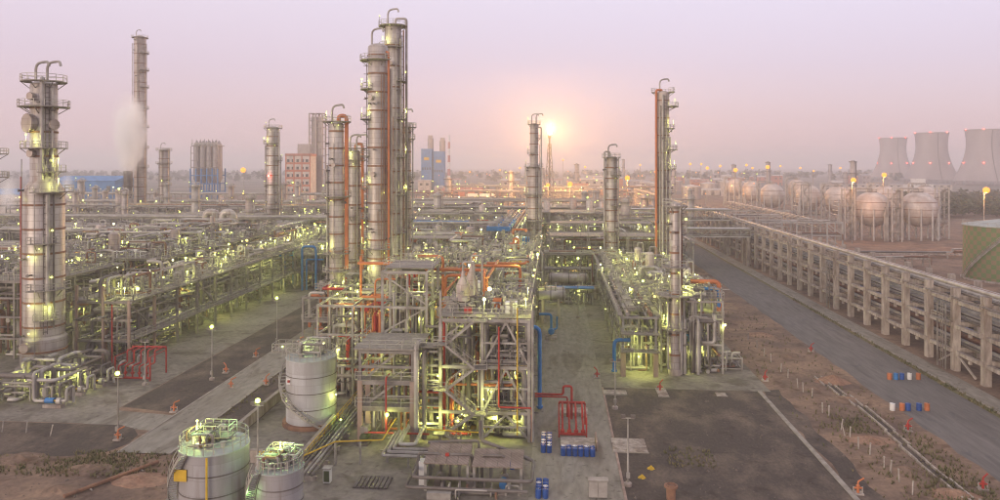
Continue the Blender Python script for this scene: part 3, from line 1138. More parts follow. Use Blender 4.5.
# open access towers between the spheres
for px, D, lb in ((848, 345, 'open steel access tower on the flare side of the front spheres'), (895, 338, 'open steel access tower between the two front spheres'), (806, 420, 'open steel access tower standing before the smaller-looking spheres'), (942, 352, 'open steel access tower beside the front sphere nearest the camouflaged tank')):
    x, y = dp(px, D)
    t = T('access_tower', lb, 'tower', (x, y, 0), 'access towers among the spheres')
    for a in (-2.2, 2.2):
        for b in (-2, 2):
            t.box('post', x + a - .25, x + a + .25, y + b - .25, y + b + .25, 0, 25, 'palesteel')
    for k in range(6):
        z = 4 * k + 4
        t.box('landing', x - 2.4, x + 2.4, y - 2.2, y + 2.2, z, z + .15, 'deck')
        t.rail([(x - 2.4, y - 2.2, z + .15), (x + 2.4, y - 2.2, z + .15)], th=.12)
        t.vf('stair_flight', stair_vf((x - 1.8, y - 1 + (k % 2), z - 4), (x + 1.8, y - 1 + (k % 2), z)) if k % 2 else stair_vf((x + 1.8, y, z - 4), (x - 1.8, y, z)), 'galv')
        t.beam('brace', (x - 2.2, y - 2.3, z - 4), (x + 2.2, y - 2.3, z), .16, .16, 'galv')
    for k in range(4):
        t.pipe('pipe', [(x - 3.2 - k * .5, y, 0), (x - 3.2 - k * .5, y, 18 - k * 2), (x - 3.2 - k * .5, y + 8, 18 - k * 2)], .22, 'pipe')

# camouflaged tank at the yard's edge
def camo_tank():
    m = bpy.data.materials.new('camouflage')
    m.use_nodes = True
    n = m.node_tree
    b = n.nodes['Principled BSDF']
    b.inputs['Roughness'].default_value = .7
    tcn = n.nodes.new('ShaderNodeTexCoord')
    s3 = n.nodes.new('ShaderNodeSeparateXYZ')
    at = n.nodes.new('ShaderNodeMath'); at.operation = 'ARCTAN2'
    mu = n.nodes.new('ShaderNodeMath'); mu.operation = 'MULTIPLY'; mu.inputs[1].default_value = 11.5 / 1.4
    dz = n.nodes.new('ShaderNodeMath'); dz.operation = 'DIVIDE'; dz.inputs[1].default_value = 1.4
    cb = n.nodes.new('ShaderNodeCombineXYZ')
    ck = n.nodes.new('ShaderNodeTexChecker')
    ck.inputs['Scale'].default_value = 1.0
    ck.inputs['Color1'].default_value = (.115, .175, .06, 1)
    ck.inputs['Color2'].default_value = (.21, .15, .085, 1)
    cb.inputs[2].default_value = .5
    k = n.links.new
    k(tcn.outputs['Object'], s3.inputs[0])
    k(s3.outputs[1], at.inputs[0]); k(s3.outputs[0], at.inputs[1])
    k(at.outputs[0], mu.inputs[0]); k(mu.outputs[0], cb.inputs[0])
    k(s3.outputs[2], dz.inputs[0]); k(dz.outputs[0], cb.inputs[1])
    k(cb.outputs[0], ck.inputs['Vector'])
    k(ck.outputs[0], b.inputs['Base Color'])
    MAT['camouflage'] = m
    x, y = dp(1006, 226)
    t = T('storage_tank', 'big tank painted in green and brown camouflage checks', 'tank', (x, y, 0))
    M = Matrix.Translation((x, y, 0))
    v, f = lathe_vf([(11.5, 0), (11.5, 17)], 48)
    t.put('shell', newmesh('shell', v, f[:-2], 'camouflage', True), M)
    t.lathe('roof', [(11.8, 16.95), (11.8, 17.25), (.05, 19.3)], (x, y, 0), 'tankroof', 48)
    t.rail([(x + 11.6 * math.cos(i * .2094), y + 11.6 * math.sin(i * .2094), 17.25) for i in range(30)], True)
    t.lathe('foundation', [(12.2, 0), (12.2, .5), (11.55, .55)], (x, y, 0), 'concrete', 48)
    t.vf('spiral_stair', merge([stair_vf((x + 12.2 * math.cos(R(a)), y + 12.2 * math.sin(R(a)), 17 * i / 9), (x + 12.2 * math.cos(R(a + 9)), y + 12.2 * math.sin(R(a + 9)), 17 * (i + 1) / 9)) for i, a in enumerate(range(170, 251, 9))]), 'galv')


camo_tank()

# cooling towers
for px, D, lb in ((893, 1690, 'slimmest hyperbolic concrete cooling tower, farthest of the three'), (931.5, 1420, 'hyperbolic concrete cooling tower standing between the other two'), (984, 1290, 'hyperbolic concrete cooling tower beside the camouflaged tank, largest of the three')):
    x, y = dp(px, D)
    t = T('cooling_tower', lb, 'cooling tower', (x, y, 0), 'hyperbolic cooling towers')
    pr = []
    for i in range(15):
        z = 8 + 90 * i / 14
        u = (z - 74) / 74.0
        rr = 27.5 * math.sqrt(1 + 2.5 * u * u) if z < 74 else 27.5 * math.sqrt(1 + 1.6 * u * u)
        pr.append((rr, z))
    inner = [(r_ - 1.2, z_) for r_, z_ in reversed(pr)]
    v, f = lathe_vf(pr + inner, 56)
    t.vf('shell', (v, f[:-2]), 'cooling', True).location = (0, 0, 0)
    for o in t.o.children:
        o.data.transform(Matrix.Translation((x, y, 0)))
    zt, rt = pr[-1][1], pr[-1][0]
    t.lathe('rim', [(rt - 1.3, zt), (rt + .9, zt), (rt + .9, zt + 1.6), (rt - 1.3, zt + 1.6)], (x, y, 0), 'cooling', 56)
    rb = pr[0][0]
    for i in range(28):
        a, b = 2 * math.pi * i / 28, 2 * math.pi * (i + .5) / 28
        t.beam('leg', (x + (rb + 2) * math.cos(a), y + (rb + 2) * math.sin(a), 0), (x + rb * math.cos(b), y + rb * math.sin(b), 8.2), .9, .9, 'cooling')
    t.vf('ladder', merge([beam_vf((x + (pr[i][0] + .5) * math.cos(R(-95)), y + (pr[i][0] + .5) * math.sin(R(-95)), pr[i][1]), (x + (pr[i + 1][0] + .5) * math.cos(R(-95)), y + (pr[i + 1][0] + .5) * math.sin(R(-95)), pr[i + 1][1]), 1.2, .6) for i in range(len(pr) - 1)]), 'darksteel')
    for k in range(6):
        a = R(k * 60)
        t.ball('warning_light', (x + (rt + 1.5) * math.cos(a), y + (rt + 1.5) * math.sin(a), zt + 1.5), .9, 'lampred')
        rm = pr[5][0]
        t.ball('warning_light', (x + (rm + 1) * math.cos(a), y + (rm + 1) * math.sin(a), pr[5][1]), .9, 'lampred')

# ------------------------------------------------------------------ roadside things
def drum_thing(label, x, y, m, group, top=None):
    r, h = .32, .92
    pr = [(r, 0), (r, .3), (r + .02, .31), (r + .02, .34), (r, .35), (r, .6), (r + .02, .61), (r + .02, .64), (r, .65), (r, h - .03), (r + .015, h - .02), (r + .015, h), (r - .04, h), (r - .04, h - .03), (.02, h - .03)]
    t = T('drum', label, 'drum', (x, y, 0), group)
    t.lathe('body', pr[:12], (x, y, .02), m, 16)
    t.lathe('lid', [(r - .005, h - .02), (r - .04, h + .005), (.02, h + .005)], (x, y, .02), top or m, 16)
    t.cyl('bung', (x + .15, y, h + .01), (x + .15, y, h + .07), .05, 'black')
    return t


def bar(px, py, m, where, k=1.12):
    x, y = gp(px, py)
    t = drum_thing(where, x, y, m, 'painted drums blocking the road')
    t.o.scale = (k, k, k)


nm = {'orange': 'orange', 'blue': 'mid-blue', 'drumblue': 'dark blue', 'white': 'white'}
for (px, m, w) in ((889.5, 'orange', 'orange drum standing next to the mid-blue one in the row beside the verge'), (895.8, 'blue', 'mid-blue drum between an orange and a dark blue one beside the verge'), (902, 'drumblue', 'dark blue drum next to the white one beside the verge'), (909.5, 'white', 'white drum between a dark blue and an orange one beside the verge'), (918.3, 'orange', 'orange drum at the end of the row next to the white drum and verge')):
    bar(px, 379.5, m, w)
for (px, m, w) in ((892.3, 'white', 'white drum at the end of the row near the dirt shoulder'), (902, 'orange', 'orange drum between the white and dark blue drums near the dirt shoulder'), (908, 'drumblue', 'dark blue drum beside the orange one near the dirt shoulder'), (919, 'drumblue', 'dark blue drum standing a gap away from the other blue one mid-road'), (927, 'orange', 'orange drum at the outer end of the row in mid-road')):
    bar(px, 410.5, m, w)

# leaning fence posts on the dirt bank
for i, (px, py, lx) in enumerate(((781, 372, .1), (788, 378, .05), (798, 388, -.1), (803, 392, .0), (812, 398, .1), (822.5, 413, .0), (829, 416, .05), (841, 430, .25), (845, 436, -.3), (850, 438, .1), (858.5, 449, .0), (771, 362, 0), (764, 356, .1), (884, 469, .05), (890.5, 473, .15), (899, 482, 0), (912.5, 495, .1), (870, 455, .1), (757, 348, 0), (748, 340, .1), (2, 432, .1), (26, 433, .1), (50, 436, .3))):
    x, y = gp(px, py)
    bank = px > 500
    t = T('fence_post', 'short leaning white concrete fence post on the dirt bank' if bank else 'short white concrete fence post in the red dirt', 'post', (x, y, 0), 'broken fence posts')
    h = 1.35
    t.beam('shaft', (x, y, -.1), (x + lx, y + .1, h), .13, .13, 'postwhite')
    t.beam('cap', (x + lx, y + .1, h), (x + lx * 1.08, y + .1, h + .12), .17, .17, 'postwhite')

# open concrete drain on the bank
t = T('drain_channel', 'open concrete drain channel running along the dirt bank', 'drain', (44, 90, 0))
for i in range(14):
    y = 56 + i * 5.0
    xo = 44.6 + .6 * math.sin(i * .8)
    t.beam('lip', (xo - .55, y, .12), (xo - .55 + .1, y + 4.8, .12), .22, .34, 'concrete')
    t.beam('lip', (xo + .55, y, .12), (xo + .55 + .1, y + 4.85, .12), .22, .34, 'concrete')
    t.box('bed', xo - .42, xo + .42, y, y + 4.9, .01, .06, 'gravel')

# earth mounds, stones and dry grass on the bank
def heap(x, y, rx, ry, h, m, name, label, seed):
    r = random.Random(seed)
    vs, fs = [(x, y, h)], []
    n, k = 18, 5
    for j in range(1, k + 1):
        for i in range(n):
            a = 2 * math.pi * i / n
            s = j / k * (1 + r.uniform(-.12, .12))
            vs.append((x + rx * s * math.cos(a), y + ry * s * math.sin(a), max(-.05, h * (1 - (j / k)) ** 1.2 + (r.uniform(-.12, .12) * h if j < k else -.05))))
    fs += [(0, 1 + i, 1 + (i + 1) % n) for i in range(n)]
    for j in range(k - 1):
        for i in range(n):
            a = 1 + j * n + i
            b = 1 + j * n + (i + 1) % n
            fs.append((a, a + n, b + n, b))
    return single(name, label, None, (vs, fs), m, kind='structure')


mat('stone', (.17, .135, .115), .95, scale=.8, var=.4)
mat('soil', (.30, .19, .13), .95, scale=.5, col2=(.22, .125, .085), fine=2.5)
for i, (px, py, rx, ry, h) in enumerate(((833, 382, 3.2, 2.2, 1.2), (815, 390, 2, 1.5, .5), (845, 400, 3, 2, .6), (870, 440, 3.5, 2, .5), (790, 356, 3, 2, .6), (905, 470, 3, 2, .5), (760, 335, 3, 2.5, .6), (740, 322, 3, 2, .5), (728, 305, 3, 3, .6), (955, 495, 3, 2, .6), (20, 460, 4, 2.5, .7), (90, 470, 4, 2, .6), (140, 480, 4, 2.2, .5), (60, 490, 3, 2, .5))):
    x, y = gp(px, py)
    heap(x, y, rx, ry, h, 'soil' if i % 3 == 0 else 'dirt', 'earth_mound', None, i)


def tufts(name, label, spots, seed, n=500, hmax=.6, m='drygrass'):
    r = random.Random(seed)
    vs, fs = [], []
    for _ in range(n):
        x0, x1, y0, y1 = r.choice(spots)
        x, y = r.uniform(x0, x1), r.uniform(y0, y1)
        for k in range(5):
            a = r.uniform(0, 6.28)
            h = r.uniform(.15, hmax)
            w_ = r.uniform(.04, .1)
            dx, dy = math.cos(a), math.sin(a)
            o = len(vs)
            vs += [(x - dy * w_, y + dx * w_, 0), (x + dy * w_, y - dx * w_, 0), (x + dx * h * .6, y + dy * h * .6, h)]
            fs.append((o, o + 1, o + 2))
    single(name, label, None, (vs, fs), m, kind='stuff')


tufts('dry_grass', 'dry grass tufts scattered over the dirt banks', [(36, 48, 62, 110), (40, 47, 70, 90), (45, 49, 60, 100), (62.8, 64, 70, 200), (-60, -42, 80, 86), (-70, -50, 79, 84), (34, 49, 60, 180)], 3, 2600)
tufts('green_weeds', 'low green weeds on the bank beside the drain', [(42.5, 45, 72, 84), (39, 43, 100, 106), (62.8, 63.9, 90, 150), (-58, -52, 83.5, 86.5), (-48, -46.5, 90, 140), (13.5, 19.5, 87, 93)], 5, 900, .4, 'drygrass')
gr = random.Random(12)
vs, fs = [], []
for i in range(1300):
    if i % 3 == 0:
        x, y = gr.uniform(34, 49.4), gr.uniform(58, 200)
    elif i % 3 == 1:
        x, y = gr.uniform(8, 31.5), gr.uniform(60, 116)
    else:
        x, y = gr.uniform(-85, -42), gr.uniform(74, 86)
    s = gr.uniform(.04, .12) if gr.random() < .95 else .22
    o = len(vs)
    pts = [(x + s * gr.uniform(.7, 1.2), y, .02), (x, y + s * gr.uniform(.7, 1.2), .02), (x - s, y, .02), (x, y - s, .02), (x + gr.uniform(-.3, .3) * s, y, .02 + s)]
    vs += pts
    fs += [(o, o + 1, o + 4), (o + 1, o + 2, o + 4), (o + 2, o + 3, o + 4), (o + 3, o, o + 4)]
single('loose_stones', 'loose stones scattered over gravel and dirt', None, (vs, fs), 'stone', kind='stuff')


def hydrant(label, x, y, rz=0, m='red', group='fire hydrants and monitors'):
    t = T('fire_hydrant', label, 'hydrant', (x, y, 0), group)
    t.box('plinth', x - .6, x + .6, y - .5, y + .5, 0, .2, 'concrete')
    t.lathe('barrel', [(.16, .2), (.16, 1.0), (.24, 1.02), (.24, 1.14), (.14, 1.2), (.05, 1.32)], (x, y, 0), m, 12)
    for s in (-1, 1):
        t.cyl('outlet', (x, y, .8), (x + s * .55, y, .8), .12, m)
        t.cyl('support', (x + s * .55, y, .2), (x + s * .55, y, .95), .09, 'galv')
    t.pipe('monitor', [(x, y, 1.2), (x, y, 1.6), (x + .9 * math.cos(rz), y + .9 * math.sin(rz), 1.95)], .11, m)
    return t


for px, py, lb in ((335, 0, ''),):
    pass
for px, py, rz, m, lb in ((231, 388, .5, 'orange', 'orange fire monitor at the kerb just below a lamp mast'), (44 + 130, 412, .2, 'orange', 'orange monitor on the gravel strip by the path, near its rusty stain'), (226 + 0, 373, 2.5, 'orange', 'orange fire monitor beside the tall lamp mast on the gravel strip'), (256, 357, .6, 'orange', 'orange twin standpipe on the gravel strip beyond the lamp mast'), (266, 385, 1.2, 'orange', 'orange fire monitor between the path and the dyke wall'), (300, 345, .2, 'orange', 'orange fire monitor at the end of the gravel strip near the columns'), (597, 378, 2.2, 'red', 'red fire monitor at the kerb corner of the street'), (660, 391, .8, 'red', 'red double hydrant on its own plinth in front of the slim column'), (908, 431, .4, 'red', 'red hydrant on the road shoulder near the drums'), (858, 494, .3, 'orange', 'orange hydrant at the end of the concrete kerb strip'), (765, 381, .9, 'red', 'small red hydrant at the corner of the process apron'), (118, 440, .5, 'orange', 'orange monitor beside the lamp mast near the gravel corner'), (811, 352, .5, 'red', 'red hydrant alone on the road shoulder'), (983, 490, .5, 'red', 'red hydrant at the tarmac edge well below the drums')):
    x, y = gp(px, py)
    t = hydrant(lb, x, y, rz, m)
    t.o.scale = (.85, .85, .85)

x0, y0 = gp(64, 499)
x1, y1 = gp(158, 464)
t = T('fallen_pipe', 'long rusty pipe lying across the red dirt', 'pipe', (x0, y0, 0))
t.pipe('barrel', [(x0, y0, .3), (x1, y1, .3)], .22, 'rust')
for q in (.25, .8):
    t.pipe('sleeper', [(x0 + (x1 - x0) * q - .5, y0 + (y1 - y0) * q + .3, .08), (x0 + (x1 - x0) * q + .5, y0 + (y1 - y0) * q - .3, .08)], .1, 'kerbstone')

# ------------------------------------------------------------------ central process structure
ORMIX = PIPE_MIX + ['orange'] * 4 + ['red'] * 1
def fresh(p):
    return p


def central_block():
    # stepped frame with the grey roof slab
    t = T('process_structure', 'stepped open steel structure with a flat grey roof slab beside the white tank', 'structure', (-22, 96, 0))
    frame(t, [-25.4, -18.5], [92, 96, 100], [4.6, 8.0], 'fireproof', .62, beammat='steel')
    frame(t, [-25.4, -18.5], [92, 96, 100], [10.0, 11.9], 'steel', .34, z0=8.0)
    t.box('roof_slab', -26.2, -17.7, 91.6, 100.4, 12.0, 12.25, 'deck')
    t.rail([(-26.2, 91.6, 12.25), (-26.2, 100.4, 12.25)])
    t.rail([(-17.7, 91.6, 12.25), (-26.2, 91.6, 12.25)])
    for z in (4.62, 8.02):
        d = t.box('deck', -26.0, -18.0, 91.7, 99.5, z, z + .1, 'deck')
        t.rail([(-26, 99.5, z + .1), (-26, 91.7, z + .1), (-18, 91.7, z + .1)], False, d)
    t.vf('stair_flight', stair_vf((-24.8, 93, 4.7), (-20, 93, 8.1)), 'galv')
    t.vf('stair_flight', stair_vf((-24.8, 93.3, 8.1), (-20, 93.3, 12.1)), 'galv')
    fill_pipes(t, -25, -18.8, 93, 100, .5, 11.5, 34, 21, (.07, .22), ORMIX)
    t.pipe('pipe', [(-18.0, 91.9, .5), (-18.0, 91.9, 12.9), (-17.2, 93.5, 12.9), (-17.2, 93.5, 4)], .36, 'pipe')
    t.pipe('pipe', [(-17.0, 92.2, .5), (-17.0, 92.2, 11.9), (-16.4, 94, 11.9), (-16.4, 94, 2)], .3, 'pipe_dull')
    t.pipe('fire_main', [(-21.8, 91.2, 1.5), (-21.8, 91.2, 8.6), (-21.8, 93, 8.6)], .11, 'red')
    t.pipe('fire_main', [(-24.6, 91.3, 1.5), (-16.2, 91.3, 1.5)], .12, 'red')
    lamp(t, (-21.6, 90.9, 4.0), .36, 'lampgreen', 0)
    for p in ((-24, 95, 3.6), (-20, 98, 3.4), (-22, 97, 7.2), (-23.5, 94.5, 11), (-19, 99, 10.8), (-25, 99, 6.5)):
        lamp(t, p, .2, 'lampgreen', 0)
    # taller frame behind it
    t = T('process_structure', 'tall narrow steel frame threaded with orange pipes behind the grey roof slab', 'structure', (-21.5, 106, 0))
    frame(t, [-24.8, -18.4], [101.6, 106.5, 111.5], [6, 11.6, 15.8, 20.8], 'galv', .36, decks=((15.82, -25.3, -18, 105.5, 112), ))
    t.beam('brace', (-24.8, 101.6, 12), (-18.4, 101.6, 15.6), .2, .2, 'galv')
    t.beam('brace', (-24.8, 101.6, 20.4), (-18.4, 101.6, 16), .2, .2, 'galv')
    fill_pipes(t, -24.4, -18.8, 102.5, 111, 1, 20, 42, 22, (.08, .24), ORMIX)
    t.box('deck', -25.2, -18, 104, 112, 20.85, 20.95, 'deck')
    t.rail([(-25.2, 104, 20.95), (-18, 104, 20.95), (-18, 112, 20.95), (-25.2, 112, 20.95)], True)
    for z in (5, 9, 13.5, 18.5):
        lamp(t, (-21 + rng.uniform(-3, 3), 105, z), .22, 'lampgreen', 0)
    lamp(t, (-23, 111, 23), .24, 'lampgreen', 2.0)
    # stair tower frame
    t = T('process_structure', 'big open steel structure with zigzag stairs and chevron braces beside the street', 'structure', (-9, 98, 0))
    xs, ys, zs = [-15.1, -9.6, -3.5], [93.5, 98.5, 104], [3.9, 9.8, 15.9]
    frame(t, xs, ys, zs, 'galv', .4)
    t.beam('column', (-15.1, 93.5, 15.9), (-15.1, 93.5, 19.5), .3, .3, 'galv')
    for k, z in enumerate(zs):
        t.box('deck', -9.5, -3.2, 93.8, 104.3, z + .03, z + .13, 'deck')
        t.rail([(-3.2, 104.3, z + .13), (-3.2, 93.8, z + .13), (-9.5, 93.8, z + .13)])
    for z in zs[:-1] + [zs[-1]]:
        lo = z - 5.9 if z > 5 else .3
        t.beam('brace', (-9.4, 93.5, lo + .2), (-6.5, 93.5, z - .4), .26, .26, 'galv')
        t.beam('brace', (-3.7, 93.5, lo + .2), (-6.5, 93.5, z - .4), .26, .26, 'galv')
        t.beam('brace', (-3.5, 93.9, lo + .2), (-3.5, 98.4, z - .4), .22, .22, 'galv')
    t.box('deck', -15.6, -9.6, 94.2, 104.3, 15.95, 16.05, 'deck')
    t.rail([(-15.6, 94.2, 16.05), (-9.6, 94.2, 16.05)])
    # zigzag stair on the street face
    zl = [.1, 1.3, 3.9, 6.9, 9.8, 12.8, 15.9]
    for i, (a, b) in enumerate(zip(zl, zl[1:])):
        left = i % 2 == 1
        p, q = ((-14.2, 92.6, a), (-10.4, 92.6, b)) if left else ((-10.4, 92.2, a), (-14.2, 92.2, b))
        if i == 0:
            p = (-12.2, 92.2, a)
        t.vf('stair_flight', stair_vf(p, q, .95), 'galv')
        lx0, lx1 = (-10.5, -8.8) if left else (-15.8, -14.1)
        d = t.box('landing', lx0, lx1, 91.6, 93.2, b - .04, b + .06, 'deck')
        t.rail([(lx0, 91.6, b + .06), (lx1, 91.6, b + .06)], False, d, step=.9)
    fill_pipes(t, -14.8, -3.9, 94.5, 103.5, .4, 15.4, 95, 23, (.07, .26), PIPE_MIX * 2 + ['orange'] * 4 + ['red'] * 3 + ['yellow'])
    fill_pipes(t, -9.2, -3.9, 95, 103.5, .4, 9, 25, 29, (.1, .3), PIPE_MIX)
    for z in (2.2, 4.4, 6.2, 8.4, 10.4, 12.2):     # pipe tiers between the two structures
        mm = rng.choice(['orange', 'pipe', 'red', 'pipe'])
        t.pipe('tier_pipe', [(-18.3, 93 + z * .1, z), (-15.3, 93 + z * .1, z)], .17, mm)
        t.beam('link_beam', (-18.2, 92.8, z - .5), (-15.3, 92.8, z - .5), .22, .28, 'steel')
    for k in range(16):
        z = rng.uniform(1, 15)
        y = rng.uniform(94, 110)
        t.pipe('tier_pipe', [(-18.2, y, z), (-15.4, y, z)], rng.uniform(.08, .2), rng.choice(ORMIX))
    t.pipe('fire_main', [(-7.4, 93.1, 15), (-7.4, 93.1, 4.6), (-3.1, 93.0, 4.6), (-3.1, 93.0, .2)], .12, 'red')
    t.pipe('yellow_gas_line', [(-5.0, 93.1, 17.5), (-5.0, 93.1, 1.0)], .09, 'yellow')
    t.pipe('vent_stack', [(-3.0, 92.8, .3), (-3.0, 92.8, 17.2)], .15, 'galv')
    for p in ((-12.5, 95, 3), (-8, 96, 3), (-5, 99, 3.2), (-13, 99, 3.1), (-10, 102, 3), (-7, 101, 8.8), (-12, 97, 8.8), (-5, 96, 8.6), (-12.5, 98, 14.6), (-6.5, 97, 14.8), (-9.5, 103, 13.8), (-4.5, 102, 13), (-14, 103, 6), (-9, 95, 6.3)):
        lamp(t, p, .21, 'lampgreen', 0)
    for p in ((-15.2, 92.0, 8.8), (-9.3, 91.8, 6.0), (-15.2, 92.0, 3.4)):
        lamp(t, p, .2, 'lampgreen', 0)
    for p in ((-4, 95, 18.3), (-9.5, 95, 18.2), (-4, 103, 18.4)):
        lamp(t, p, .2, 'lampgreen', 2.2)
    t.box('walkway', -18.6, -15.2, 92.2, 94.6, 12.3, 12.4, 'deck')
    t.rail([(-18.6, 92.2, 12.4), (-15.2, 92.2, 12.4)])
    t.box('walkway', -18.6, -15.2, 92.4, 94.6, 6.9, 7.0, 'deck')
    t.rail([(-18.6, 92.4, 7.0), (-15.2, 92.4, 7.0)])
    for z in (1.9, 6.9, 12.8):
        t.beam('beam', (-9.4, 93.5, z), (-3.7, 93.5, z), .2, .24, 'galv')
        t.beam('beam', (-14.9, 98.5, z), (-3.7, 98.5, z), .2, .24, 'steel')
        t.box('deck', -14.8, -3.8, 99, 103.6, z + .2, z + .28, 'deck')
        t.rail([(-14.8, 98.9, z + .28), (-3.8, 98.9, z + .28)])
    for k in range(26):     # standing risers inside the frame
        px_, py_ = rng.uniform(-14.6, -3.9), rng.uniform(95, 103.5)
        za = rng.uniform(.3, 8)
        t.pipe('riser_pipe', [(px_, py_, za), (px_, py_, za + rng.uniform(4, 9))], rng.uniform(.08, .2), rng.choice(ORMIX))
    for p in ((-13, 94.2, 2.4), (-8, 94.4, 2.6), (-5, 95, 2.4), (-17, 92.6, 2.2), (-6.5, 100, 7.6), (-12.5, 97, 7.2), (-7, 96, 13.2)):
        t_light(t, p, 420)
    # cabinets and gear on the top deck
    fittings(t, -15, -3.6, 94.4, 104, 16.05, 70, 11, 'galv', (.6, 2))
    fittings(t, -15, -3.6, 94.4, 104, .05, 110, 12, 'pipe_dull', (.6, 2.6))
    fittings(t, -9.2, -3.6, 94.4, 104, 4.05, 60, 13, 'galv', (.6, 2.4))
    fittings(t, -9.2, -3.6, 94.4, 104, 9.95, 60, 14, 'galv', (.6, 2.4))
    t.box('cabinet', -6.8, -5.2, 96.2, 97.4, 16.06, 17.6, 'white')
    t.box('cabinet', -8.8, -7.6, 100, 101.4, 16.06, 17.4, 'orange')
    t.box('cabinet', -12.2, -11.2, 95.2, 95.6, 16.3, 17.0, 'red')


central_block()
vvessel('pale cone-topped hopper on the top deck of the stair structure, the nearer of two', -12.6, 97.2, 17.6, 4.0, .95, 'clad_warm', 'cone-topped hoppers', 'hopper', 'cone', 16.05)
vvessel('pale cone-topped hopper on the top deck of the stair structure, behind the other', -11.9, 101, 17.6, 4.4, .9, 'clad_warm', 'cone-topped hoppers', 'hopper', 'cone', 16.05)

# main rack running away from the stair structure
t = rack('pipe_rack', 'main three-tier pipe rack running back from the stair structure', 'y', 105, 200, -15.2, -4.6, [5.2, 10.2, 15.4], 6.8, 8, near=True, cm='galv', cs=.36, nlamps=20, deck=2, mix=PIPE_MIX + ['orange'] * 2, lampr=.28, tiers=[8, 8, 9])
fill_pipes(t, -15, -5, 106, 198, 5.5, 18.6, 70, 31, (.08, .26), PIPE_MIX * 2 + ['orange'] * 8 + ['yellow'])
fill_pipes(t, -15, -5, 106, 200, .3, 10, 50, 33, (.08, .3), PIPE_MIX)
for k in range(9):
    lamp(t, (rng.uniform(-14.5, -5.5), 108 + k * 10, 4.2), .24, 'lampgreen', 0)
for k in range(12):
    t.box('top_deck', -12.6, -4.4, 105.2 + k * 7.9, 113.0 + k * 7.9, 15.3, 15.38, 'deck')
for k in range(7):
    t_light(t, (-8.5 + (k % 2) * 2, 108 + k * 13, 19.5), 520)
fittings(t, -15.8, -4, 105, 200, 15.5, 420, 15, 'galv', (.6, 2.4))
fittings(t, -15.8, -4, 105, 200, .05, 300, 16, 'pipe_dull', (.6, 3))
# raised equipment deck along the rack's top
for k in range(6):
    y = 112 + k * 14
    t.box('equipment_box', -13.5 + (k % 3) * 2.5, -11.8 + (k % 3) * 2.5, y, y + 2.5, 15.9, 17.6, ['white', 'pipe', 'yellow', 'galv', 'orange', 'blue'][k])
rack('pipe_rack', 'second stretch of the main rack beyond the blue bridge section', 'y', 203, 330, -19, -11.8, [5, 10, 15], 7.5, 7, cm='galv', nlamps=14, mix=PIPE_MIX + ['orange', 'blue'], cs=.36, deck=2)

t = T('process_structure', 'tall dark pipe-filled frame between the grey-roofed block and the main rack', 'structure', (-21, 122, 0))
frame(t, [-25.6, -20.6, -16.2], [113.5, 119, 125, 131], [5.5, 10.5, 15.0, 19.0], 'steel', .32, decks=((10.52, -25.9, -16, 113.2, 131.3), (15.02, -25.9, -16, 119, 131.3), (19.02, -25.9, -20.6, 119, 131.3)))
fill_pipes(t, -25.4, -16.4, 113.8, 130.5, .5, 19, 120, 141, (.08, .26), ORMIX)
for z in (10.6, 15.1, 19.1):
    fittings(t, -25.5, -16.4, 119.5, 131, z, 70, int(z * 10), 'galv')
for k in range(16):
    lamp(t, (rng.uniform(-25, -17), rng.uniform(114, 130), rng.choice([4.2, 9.2, 13.8, 17.5, 20.6])), .22, 'lampgreen', 0)
t = T('process_structure', 'narrow braced frame crowded with risers between the column feet and the main rack', 'structure', (-23, 160, 0))
frame(t, [-28, -22.4, -17.4], [136, 146, 157, 168, 180, 192], [5.2, 9.8, 14.2], 'galv', .32, decks=((9.82, -28.3, -17, 136, 192.3), (14.22, -22.6, -17, 146, 192.3)))
fill_pipes(t, -28, -17.4, 136, 192, .5, 17, 130, 142, (.08, .28), ORMIX)
fittings(t, -28, -17.4, 136, 192, 9.9, 240, 143, 'galv')
fittings(t, -22.4, -17.4, 146, 192, 14.3, 160, 144, 'pipe')
for k in range(22):
    lamp(t, (rng.uniform(-28, -17), rng.uniform(136, 192), rng.choice([4.2, 8.6, 12.6, 16.4])), .22, 'lampgreen', 0)

# big orange lines over the structure
t = T('orange_pipeline', 'large orange pipeline stepping over the steel structures', 'pipeline', (-20, 112, 0))
for pts, r in (([(-33, 118, 19.6), (-22, 118, 19.6), (-22, 112, 19.6), (-10.8, 112, 19.6), (-10.8, 108, 19.6), (-10.8, 108, 16)], .34), ([(-22, 114, 21.4), (-18, 114, 21.4), (-18, 114, 8)], .3), ([(-17, 110, 2), (-17, 110, 19), (-14, 110, 19), (-14, 121, 19), (-6, 121, 19), (-6, 121, 15)], .32),
               ([(-33, 120, 20.5), (-33, 120, 11), (-27, 120, 11), (-27, 120, 2)], .28), ([(-12.5, 130, 18.2), (-5.5, 130, 18.2), (-5.5, 142, 18.2), (-5.5, 142, 10)], .3), ([(-30, 110, 15.5), (-25.5, 110, 15.5), (-25.5, 110, 6)], .26), ([(-16.2, 104.5, 4), (-16.2, 104.5, 17.4), (-16.2, 118, 17.4)], .24), ([(-28.5, 112, 2), (-28.5, 112, 18), (-25, 112, 18)], .2)):
    t.pipe('pipe', pts, r * .75, 'orange', rad=.8)
for x, y, z in ((-28, 118, 19.2), (-15, 112, 19.2), (-9, 121, 18.6), (-33, 120, 11)):
    t.box('support', x - .12, x + .12, y - .12, y + .12, 0, z, 'galv')

